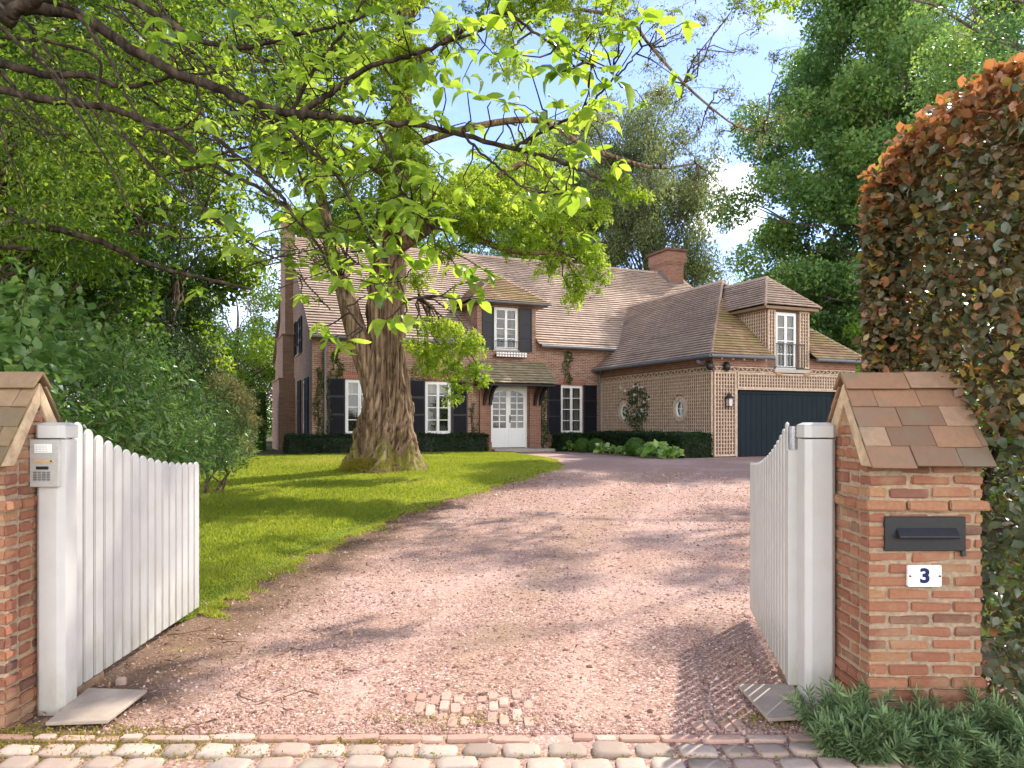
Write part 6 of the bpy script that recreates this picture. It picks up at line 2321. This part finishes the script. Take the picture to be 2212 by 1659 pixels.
def ball(x, u, r, label):
    base = H(u, upx(x, u), 0)
    base[2] = float(g(0, base[1]))
    t = root('box_ball', base, label, 'shrub', 'box balls in the border')
    k = 2600
    d = unit(rng.normal(size=(k, 3)))
    d[:, 2] = np.where(d[:, 2] < -.75, -d[:, 2], d[:, 2])
    p_ = base + [0, 0, r * .85] + d * r * rng.uniform(.93, 1.02, (k, 1)) * [1, 1, .95]
    leaves('foliage', p_, .042, M['lf_box'], t, RHOMB, None, .4, None, base)
    mb = MB(base)
    bm = bmesh.new()
    bmesh.ops.create_icosphere(bm, subdivisions=3, radius=r * .93)
    me = bpy.data.meshes.new('inner_growth')
    bm.to_mesh(me)
    bm.free()
    at = me.attributes.new('rnd', 'FLOAT', 'POINT')
    at.data.foreach_set('value', np.full(len(me.vertices), .15, np.float32))
    o2 = link('inner_growth', me, M['lf_box'], t, (0, 0, r * .85))
    return t


ball(1258, -1.95, .30, 'front left clipped box ball beside the door step')
ball(1288, -1.62, .29, 'clipped box ball half hidden behind the front left ball')
ball(1373, -1.85, .34, 'largest clipped box ball in the middle of the border')


def hosta(x, u, r, k, label, ls=.2):
    base = H(u, upx(x, u), 0)
    base[2] = float(g(0, base[1]))
    t = root('hosta', base, label, 'plant', 'leafy plants in the border')
    a = rng.uniform(0, 2 * math.pi, k)
    el = rng.uniform(.25, 1.1, k)
    rad = rng.uniform(.1, 1, k) * r
    p_ = base + np.column_stack([np.cos(a) * rad * .7, np.sin(a) * rad * .7, .06 + (r * .75) * (1 - (rad / r) ** 2 * .8) * rng.uniform(.5, 1.1, k)])
    ax = np.column_stack([np.cos(a), np.sin(a), np.sin(el) * .6 - .2]) * 2
    leaves('foliage', p_, ls, M['lf_hosta'], t, BROAD, ax, 1.0, np.clip(rng.beta(2, 1.6, k), 0, 1), base)
    mb = MB(base)
    for i in range(0, k, 3):
        mb.tube([base + [0, 0, -.02], p_[i]], .006, 4)
    mb.build('stems', M['lf_hosta'], t)
    return t


for x, u, r, k, lb, ls in [(1204, -2.0, .3, 46, 'variegated leafy clump closest to the front door step', .17), (1228, -1.95, .3, 46, 'bright leafy clump left of the first box ball', .17), (1302, -2.0, .28, 46, 'bright leafy clump right of the two smaller box balls', .17),
                           (1330, -2.0, .26, 40, 'low leafy clump left of the largest box ball', .15), (1352, -2.0, .24, 36, 'small leafy clump touching the largest box ball', .14), (1398, -2.05, .3, 40, 'yellow green leafy clump right of the largest box ball', .18),
                           (1420, -2.0, .36, 26, 'rhubarb like plant with the biggest leaves in the border', .32), (1455, -1.9, .3, 44, 'last leafy clump of the border near the garage corner', .18)]:
    hosta(x, u, r * 1.2, int(k * 1.5), lb, ls * 1.1)


def ivy(name, label, quads, dens, lm, ls=.075, cat='climbing plant', fr=FRONT(0), group='ivy on the facade', off=.05):
    c = np.array(fr((quads[0][0] + quads[0][1]) / 2, -.02, quads[0][2]))
    base = H(*c)
    t = root(name, base, label, cat, group, TH)
    pts = []
    st = MB(c)
    for (a0_, a1_, z0_, z1_, taper) in quads:
        k = int(dens * (a1_ - a0_) * (z1_ - z0_))
        s = rng.random(k)
        wv = 1 - taper * s
        am = (a0_ + a1_) / 2 + .08 * np.sin(s * 9 + a0_ * 7)
        a = am + (rng.random(k) - .5) * (a1_ - a0_) * wv
        z = z0_ + (z1_ - z0_) * s
        dd = -np.abs(rng.normal(0, off, k)) - .015
        pts.append(np.array([fr(x, y, q) for x, y, q in zip(a, dd, z)]))
        for _ in range(3):
            a_s = rng.uniform(a0_, a1_)
            pa = [fr(a_s * (1 - q) + (a0_ + a1_) / 2 * q + .05 * math.sin(q * 7), -.012, z0_ + (z1_ - z0_) * q) for q in np.linspace(0, 1, 8)]
            st.tube(pa, np.linspace(.012, .004, 8), 4)
    st.build('stems', M['bark_dark'], t, smooth=True)
    leaves('foliage', np.concatenate(pts), ls, lm, t, BROAD, (0, 0, -.8), .2, None, c)
    return t


ivy('ivy', 'ivy climbing both sides of the left downpipe', [(-11.55, -11.18, .6, 3.05, .6), (-11.1, -10.95, .6, 2.7, .1)], 420, M['lf_ivy'])
ivy('ivy', 'ivy tuft above the leftmost ground floor shutter', [(-11.05, -10.45, 2.72, 3.75, .8)], 420, M['lf_ivy'])
ivy('ivy', 'thin ivy above the window right of the trunk', [(-8.15, -7.0, 2.72, 3.35, .3)], 240, M['lf_ivy'])
ivy('ivy', 'ivy column at the right door pier', [(-2.80, -2.46, .1, 2.35, .2)], 620, M['lf_ivy'])
ivy('ivy', 'ivy strip hanging above the window right of the door', [(-1.72, -1.40, 2.70, 4.03, -.2)], 520, M['lf_ivy'])
ivy('ivy', 'sparse ivy stems at the left door pier', [(-5.75, -5.42, .1, 1.9, .5)], 200, M['lf_ivy'])
rs = ivy('climbing_rose', 'climbing rose with white flowers on the latticed garage wall', [(-3.75, -2.1, 1.2, 2.4, .25), (-3.3, -2.5, .5, 1.5, .1), (-3.0, -2.7, 2.3, 2.65, .5)], 330, M['lf_rose'], .08, 'climbing plant', SIDE(0), None, .10)
fp = []
for i in range(20):
    a, z = rng.uniform(-3.9, -1.7), rng.uniform(1.3, 2.55)
    fp.append(np.array(SIDE(0)(a, -.2, z)) - np.array(SIDE(0)(-2.925, -.02, 1.2)) + rng.normal(size=(10, 3)) * .022)
leaves('flowers', np.concatenate(fp), .055, M['petal'], rs, BROAD, None, .4, None)

# ------------------------------------------------------------------ trees behind the house and on the right
blob_tree('weeping_birch', 8.2, 45, 14.2, (4.5, 4, 7.4), 120, 1.05, 620, .19, M['lf_grey'], 'grey green weeping tree behind the main roof', 'trees behind the house', M['bark_grey'], 21, .26, FERN, 1.15, (0, 0, -1.3), -1, .1)
blob_tree('weeping_birch', 1.0, 47, 12.5, (5.2, 4, 5.6), 90, 1.2, 560, .2, M['lf_blue'], 'dull green tree behind the roof left of the weeping tree', 'trees behind the house', M['bark_grey'], 17, .26, RHOMB)
blob_tree('weeping_birch', 4.2, 46, 15.0, (3.6, 3, 6.6), 80, 1.0, 560, .18, M['lf_grey'], 'slender grey green tree behind the ridge left of the chimney', 'trees behind the house', M['bark_grey'], 21, .22, FERN, 1.15, (0, 0, -1.3), -1, .1)
blob_tree('back_tree', -9.5, 50, 13.0, (6, 4, 8.5), 90, 1.4, 560, .24, M['lf_canopy'], 'dark tree behind the left end of the roof', 'trees behind the house', M['bark_grey'], 19, .28)
rng = np.random.default_rng(411)
blob_tree('tall_tree', 19.4, 37, 13.0, (7.3, 6.2, 13.0), 360, 1.25, 760, .215, M['lf_blue'], 'tall dense green tree behind the garage wing', 'trees on the right side', M['bark_grey'], 23, .38, RHOMB, .75)
blob_tree('tall_tree', 15.8, 41, 6.6, (3.6, 3.0, 4.8), 80, 1.0, 620, .2, M['lf_blue'], 'lower green tree filling in behind the garage dormer', 'trees on the right side', M['bark_grey'], tr=.2)
sc_ = [np.array([rng.uniform(6.2, 15.5), rng.uniform(18, 23), rng.uniform(13.6, 18.5)]) for _ in range(12)] + [np.array([rng.uniform(12.2, 19), rng.uniform(18, 23), rng.uniform(10.5, 18)]) for _ in range(56)]  # first set: boughs added to shade the drive, mostly above the frame
tree('side_tree', (16.8, 20.5, .4), 'tree at the top right corner rising behind the copper hedge, left boughs added to shade the drive', 'tree', np.array(sc_), .72, 420, .12, M['lf_blue'], M['bark_grey'], 16.5, .3, 'trees on the right side')
blob_tree('far_tree', 21.5, 70, 10.5, (4.2, 4, 5.6), 50, 1.2, 260, .24, M['lf_blue'], 'small distant tree between chimney and the tall garage tree', None, M['bark_grey'])
blob_tree('garden_shrub', 16.5, 33, 3.2, (2.6, 2, 3.0), 44, .8, 420, .13, M['lf_lime'], 'sunlit yellow green shrub behind the right garage end', None, cat='shrub', tr=.08)
blob_tree('garden_shrub', 6.6, 8.6, 1.1, (1.9, 1.2, 1.1), 50, .5, 380, .085, M['lf_lime'], 'sunlit green shrub behind the copper hedge and the pillar', None, cat='shrub', tr=.05, every=3)
blob_tree('garden_shrub', 11.2, 14.0, 1.7, (2.4, 1.8, 1.8), 50, .65, 380, .11, M['lf_lime'], 'larger green shrub at the drive edge behind the right gate', None, cat='shrub', tr=.06, every=3)
pts = []
for i in range(430):
    a = rng.uniform(-1.0, 1.05)
    d = rng.uniform(66, 92)
    c = np.array([math.sin(a) * d, math.cos(a) * d, rng.uniform(.5, 8.5)])
    pts.append(clump(c, rng.uniform(1.6, 2.8), 130, .9))
tag(leaves('far_woods', np.concatenate(pts), .36, M['lf_dark'], None, RHOMB), 'far belt of woodland closing the view behind the house', 'woods', None, 'stuff')

# ------------------------------------------------------------------ copper beech hedge above the right pillar
cb = np.array([2.9, 4.5, 0.0])
ct = root('copper_hedge', cb, 'copper beech hedge with bronze leaves over the house number pillar', 'hedge')
k = 62000
X = 2.06 + (5.6 - 2.06) * rng.random(k) ** 1.5
YB = 5.05


def hz_(x):
    return 2.95 + .36 * np.clip((x - 2.06) / .4, 0, 1) ** .8 + .42 * np.clip((x - 2.35) / .9, 0, 1) + .05 * np.sin(x * 9)


def yfront(x, z):                                     # the face swells out towards the street right of the pillar
    y = 4.28 - .60 * np.clip((x - 2.20) / .25, 0, 1)
    y = np.where((z < 1.42 + .25 * np.clip((2.42 - x) / .2, 0, 1)) & (x < 2.42), 4.45, y)
    y = np.where((z < 1.86) & (z > 1.3) & (x < 2.42) & (y < 4.3), y - .0, y)
    return y + .05 * np.sin(x * 7 + z * 4) + .03 * np.sin(z * 11 + x * 3)


Z = rng.random(k) ** .9 * hz_(X)
yf2 = yfront(X, Z)
dep = rng.random(k)
Yp = np.where(rng.random(k) < .6, yf2 + np.abs(rng.normal(0, .08, k)), yf2 + dep * (YB - yf2))
ztop = rng.random(k) < .15
Z = np.where(ztop, hz_(X) - np.abs(rng.normal(0, .06, k)), Z)
Yp = np.where(ztop, yf2 + dep * (YB - yf2), Yp)
lend = rng.random(k) < .12
Yp = np.where(lend, 4.26 + dep * .75, Yp)
X = np.where(lend, 2.06 + np.abs(rng.normal(0, .06, k)), X)
Z = np.where(lend, 1.25 + rng.random(k) * 1.75, Z)
X = X + np.clip(Yp - 4.26, 0, 2) * .58 * np.clip(1 - (X - 2.06) / .8, 0, 1)
thin = (Z < 1.6) & (rng.random(k) < .5)
p_ = np.column_stack([X, Yp, Z]) + rng.normal(size=(k, 3)) * .025
p_ = p_[~thin & (p_[:, 2] > .05)]
hh_ = hz_(p_[:, 0]) - p_[:, 2]
r_ = np.clip(rng.beta(2, 2.2, len(p_)) * .70, 0, .70)
young = (rng.random(len(p_)) < np.clip(.92 - hh_ / .42, .0, .82)) | ((rng.random(len(p_)) < .10) & (p_[:, 0] < 2.2)) | (rng.random(len(p_)) < .05)
r_ = np.where(young, rng.uniform(.78, 1, len(p_)), r_)
r_ = np.where((rng.random(len(p_)) < .09), .715, r_)
low = (p_[:, 2] < 1.5)
r_ = np.where(low & (r_ < .72), r_ * .45, r_)
leaves('foliage', p_, .060, M['lf_copper'], ct, BROAD, (-.25, -.5, -.35), .75, r_, cb)
mb = MB(cb)
for i in range(26):
    x = rng.uniform(2.5, 5.4)
    y = rng.uniform(4.5, 4.9)
    pth = wob((x, y, -.05), (x + rng.normal() * .2, y + rng.normal() * .2, rng.uniform(2.2, 3.0)), 7, 0, .05)
    mb.tube(pth, np.linspace(.03, .008, 7), 6)
    for _ in range(6):
        q = pth[rng.integers(1, 6)]
        q2 = q + rng.normal(size=3) * [.35, .3, .25] + [0, -.15, .15]
        q2 = np.array([max(q2[0], 2.45), np.clip(q2[1], 4.35, 5.0), q2[2]])
        mb.tube(wob(q, q2, 5, 0, .08), np.linspace(.012, .004, 5), 5)
mb.build('stems', M['bark_dark'], ct, smooth=True)

# ------------------------------------------------------------------ spurge at the foot of the right pillar
def spurge_mesh(seed, h, stems):
    r2 = np.random.default_rng(seed)
    pts, ax, sb = [], [], MB()
    for s in range(stems):
        a = r2.uniform(0, 6.28)
        lean = r2.uniform(.1, .75)
        tip = np.array([math.cos(a) * lean * h, math.sin(a) * lean * h, h * r2.uniform(.6, 1.05)])
        pth = np.array([tip * np.array([q ** 1.3, q ** 1.3, q]) for q in np.linspace(0, 1, 7)])
        sb.tube(pth, np.linspace(.005, .003, 7), 5)
        dd = unit(pth[-1] - pth[-3])
        for i, q in enumerate(np.linspace(.2, 1.0, 74)):
            p = tip * np.array([q ** 1.3, q ** 1.3, q])
            b = 2.4 * i
            u1 = unit(np.cross(dd, [0, 0.2, 1.0]))
            u2 = np.cross(dd, u1)
            pts.append(p)
            ax.append((u1 * math.cos(b) + u2 * math.sin(b) + dd * (.25 + 1.0 * q ** 3)) * 2.5)
    return sb, np.array(pts), np.array(ax)


protos = []
for i, (h_, ns) in enumerate([(.20, 10), (.26, 8), (.15, 13)]):
    t = root('spurge', (0, 0, 0), None, None)
    sb, pts, ax = spurge_mesh(50 + i, h_, ns)
    sb.build('stems', M['lf_spurge'], t)
    leaves('foliage', pts, .062, M['lf_spurge'], t, THIN, ax, .8, None, (0, 0, 0), .25)
    protos.append(t)


def copy_tree(o):
    c = o.copy()
    COL.objects.link(c)
    for ch in list(o.children):
        d = ch.copy()
        COL.objects.link(d)
        d.parent = c
    return c


spots = []
for i in range(60):
    x, y = rng.uniform(1.45, 2.72), rng.uniform(3.16, 3.66)
    if x < 1.62 and y < 3.34 or (x < 1.75 and y > 3.6):
        continue
    if all((x - a) ** 2 + (y - b) ** 2 > .012 for a, b in spots):
        spots.append((x, y))
spots += [(1.60, 3.62), (1.52, 3.70), (1.66, 3.55), (1.58, 3.5), (1.7, 3.66)]
for i, (x, y) in enumerate(spots):
    src = protos[i % 3]
    o_ = src if i < 3 else copy_tree(src)
    o_.location = (x, y, -.01)
    o_.rotation_euler = (0, 0, rng.uniform(0, 6.28))
    s_ = rng.uniform(.8, 1.25)
    o_.scale = (s_, s_, s_ * rng.uniform(.85, 1.15))
    tag(o_, 'blue green spurge plant in the clump at the foot of the right pillar', 'plant', 'spurge plants at the foot of the pillar')

# ------------------------------------------------------------------ light, sky, camera
FILL_CLOUD = 18.0
SUN_AZ, SUN_EL = R(40), R(45)                          # azimuth to the right of the viewing direction
sd_ = Vector((math.sin(SUN_AZ) * math.cos(SUN_EL), math.cos(SUN_AZ) * math.cos(SUN_EL), math.sin(SUN_EL)))
sl = bpy.data.lights.new('sun', 'SUN')
sl.energy = 3.5
sl.angle = R(0.55)
sl.color = (1.0, 0.93, 0.82)
so = bpy.data.objects.new('sun', sl)
COL.objects.link(so)
so.rotation_euler = (-sd_).to_track_quat('-Z', 'Y').to_euler()
so.location = (20, 20, 40)

wd_ = bpy.data.worlds.new('World')
S.world = wd_
wd_.use_nodes = True
nt = wd_.node_tree
nt.nodes.clear()
wo = nt.nodes.new('ShaderNodeOutputWorld')
bg = nt.nodes.new('ShaderNodeBackground')
sky = nt.nodes.new('ShaderNodeTexSky')
sky.sky_type = 'NISHITA'
sky.sun_disc = False
sky.sun_elevation = SUN_EL
sky.sun_rotation = SUN_AZ
sky.air_density = 1.0
sky.dust_density = 0.15
sky.ozone_density = 5.0
gen = N(nt, 'TexCoord').outputs['Generated']
vm = N(nt, 'VectorMath', operation='SUBTRACT')
L(nt, gen, vm.inputs[0])
cdir = np.array([.292, 1, .305])
cdir /= np.linalg.norm(cdir)
vm.inputs[1].default_value = tuple(cdir)
mp_ = mapping(nt, vm.outputs[0], (15, 15, 15))
ln_ = N(nt, 'VectorMath', operation='LENGTH')
L(nt, mp_, ln_.inputs[0])
cn = noise(nt, mapping(nt, gen, (17, 17, 20), (3.1, 1.7, .4)), 1.0, 7, 0.6)
ma = N(nt, 'Math', operation='MULTIPLY_ADD')
L(nt, cn, ma.inputs[0])
ma.inputs[1].default_value = 1.9
ma.inputs[2].default_value = -0.2
ms_ = N(nt, 'Math', operation='SUBTRACT')
L(nt, ma.outputs[0], ms_.inputs[0])
L(nt, ln_.outputs[1] if len(ln_.outputs) > 1 else ln_.outputs[0], ms_.inputs[1])
blob = ramp(nt, ms_.outputs[0], [(0.0, (0, 0, 0)), (0.22, (.92, .92, .92))])
hz = noise(nt, mapping(nt, gen, (2.2, 2.2, 5.0), (.3, 5.2, 1.1)), 1.0, 6, 0.6)
haze = ramp(nt, hz, [(0.50, (0.0, 0.0, 0.0)), (0.76, (0.35, 0.35, 0.35))])
mxm = mixc(nt, 1.0, blob, haze, 'LIGHTEN')
skc = mixc(nt, 1.0, sky.outputs[0], (.95, .81, .92), 'MULTIPLY')
col = mixc(nt, mxm, skc, (8.6, 8.7, 9.0))
# unseen cloud bank added behind the viewer to fill the shaded facade
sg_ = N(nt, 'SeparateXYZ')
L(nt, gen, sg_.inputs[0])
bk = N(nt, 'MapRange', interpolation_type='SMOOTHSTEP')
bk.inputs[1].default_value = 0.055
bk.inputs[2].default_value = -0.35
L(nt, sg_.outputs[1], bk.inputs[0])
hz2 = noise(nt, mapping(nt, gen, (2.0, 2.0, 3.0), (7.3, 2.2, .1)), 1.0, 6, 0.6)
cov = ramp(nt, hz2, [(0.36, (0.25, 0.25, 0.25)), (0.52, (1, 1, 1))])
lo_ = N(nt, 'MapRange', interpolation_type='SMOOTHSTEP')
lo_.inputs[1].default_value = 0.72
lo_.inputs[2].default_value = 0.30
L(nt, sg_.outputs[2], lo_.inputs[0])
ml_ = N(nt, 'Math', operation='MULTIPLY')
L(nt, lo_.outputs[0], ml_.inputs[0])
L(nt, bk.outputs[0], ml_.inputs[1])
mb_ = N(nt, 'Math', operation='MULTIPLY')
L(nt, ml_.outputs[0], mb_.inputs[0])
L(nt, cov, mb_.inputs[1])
col = mixc(nt, mb_.outputs[0], col, (FILL_CLOUD, FILL_CLOUD * .965, FILL_CLOUD * .90))
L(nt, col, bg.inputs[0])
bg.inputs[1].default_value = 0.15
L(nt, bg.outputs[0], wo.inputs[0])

S.view_settings.view_transform = 'Standard'
S.view_settings.look = 'None'
S.view_settings.gamma = 1
S.view_settings.exposure = 1.2
S.render.engine = 'CYCLES'
S.cycles.max_bounces = 8
S.cycles.diffuse_bounces = 4
S.cycles.transmission_bounces = 6
S.cycles.transparent_max_bounces = 12
S.cycles.glossy_bounces = 3
S.cycles.caustics_reflective = False
S.cycles.caustics_refractive = False
S.cycles.use_denoising = True
try:
    S.cycles.denoiser = 'OPENIMAGEDENOISE'
    S.cycles.denoising_input_passes = 'RGB_ALBEDO_NORMAL'
except Exception:
    pass
S.cycles.sample_clamp_indirect = 8

cam = bpy.data.cameras.new('camera')
cam.lens = 36 * FPX / 2212
cam.sensor_width = 36
cam.shift_y = 85.5 / 2212
cam.clip_end = 2000
co = bpy.data.objects.new('camera', cam)
COL.objects.link(co)
co.location = (0, 0, EYE)
co.rotation_euler = (R(90), 0, 0)
S.camera = co
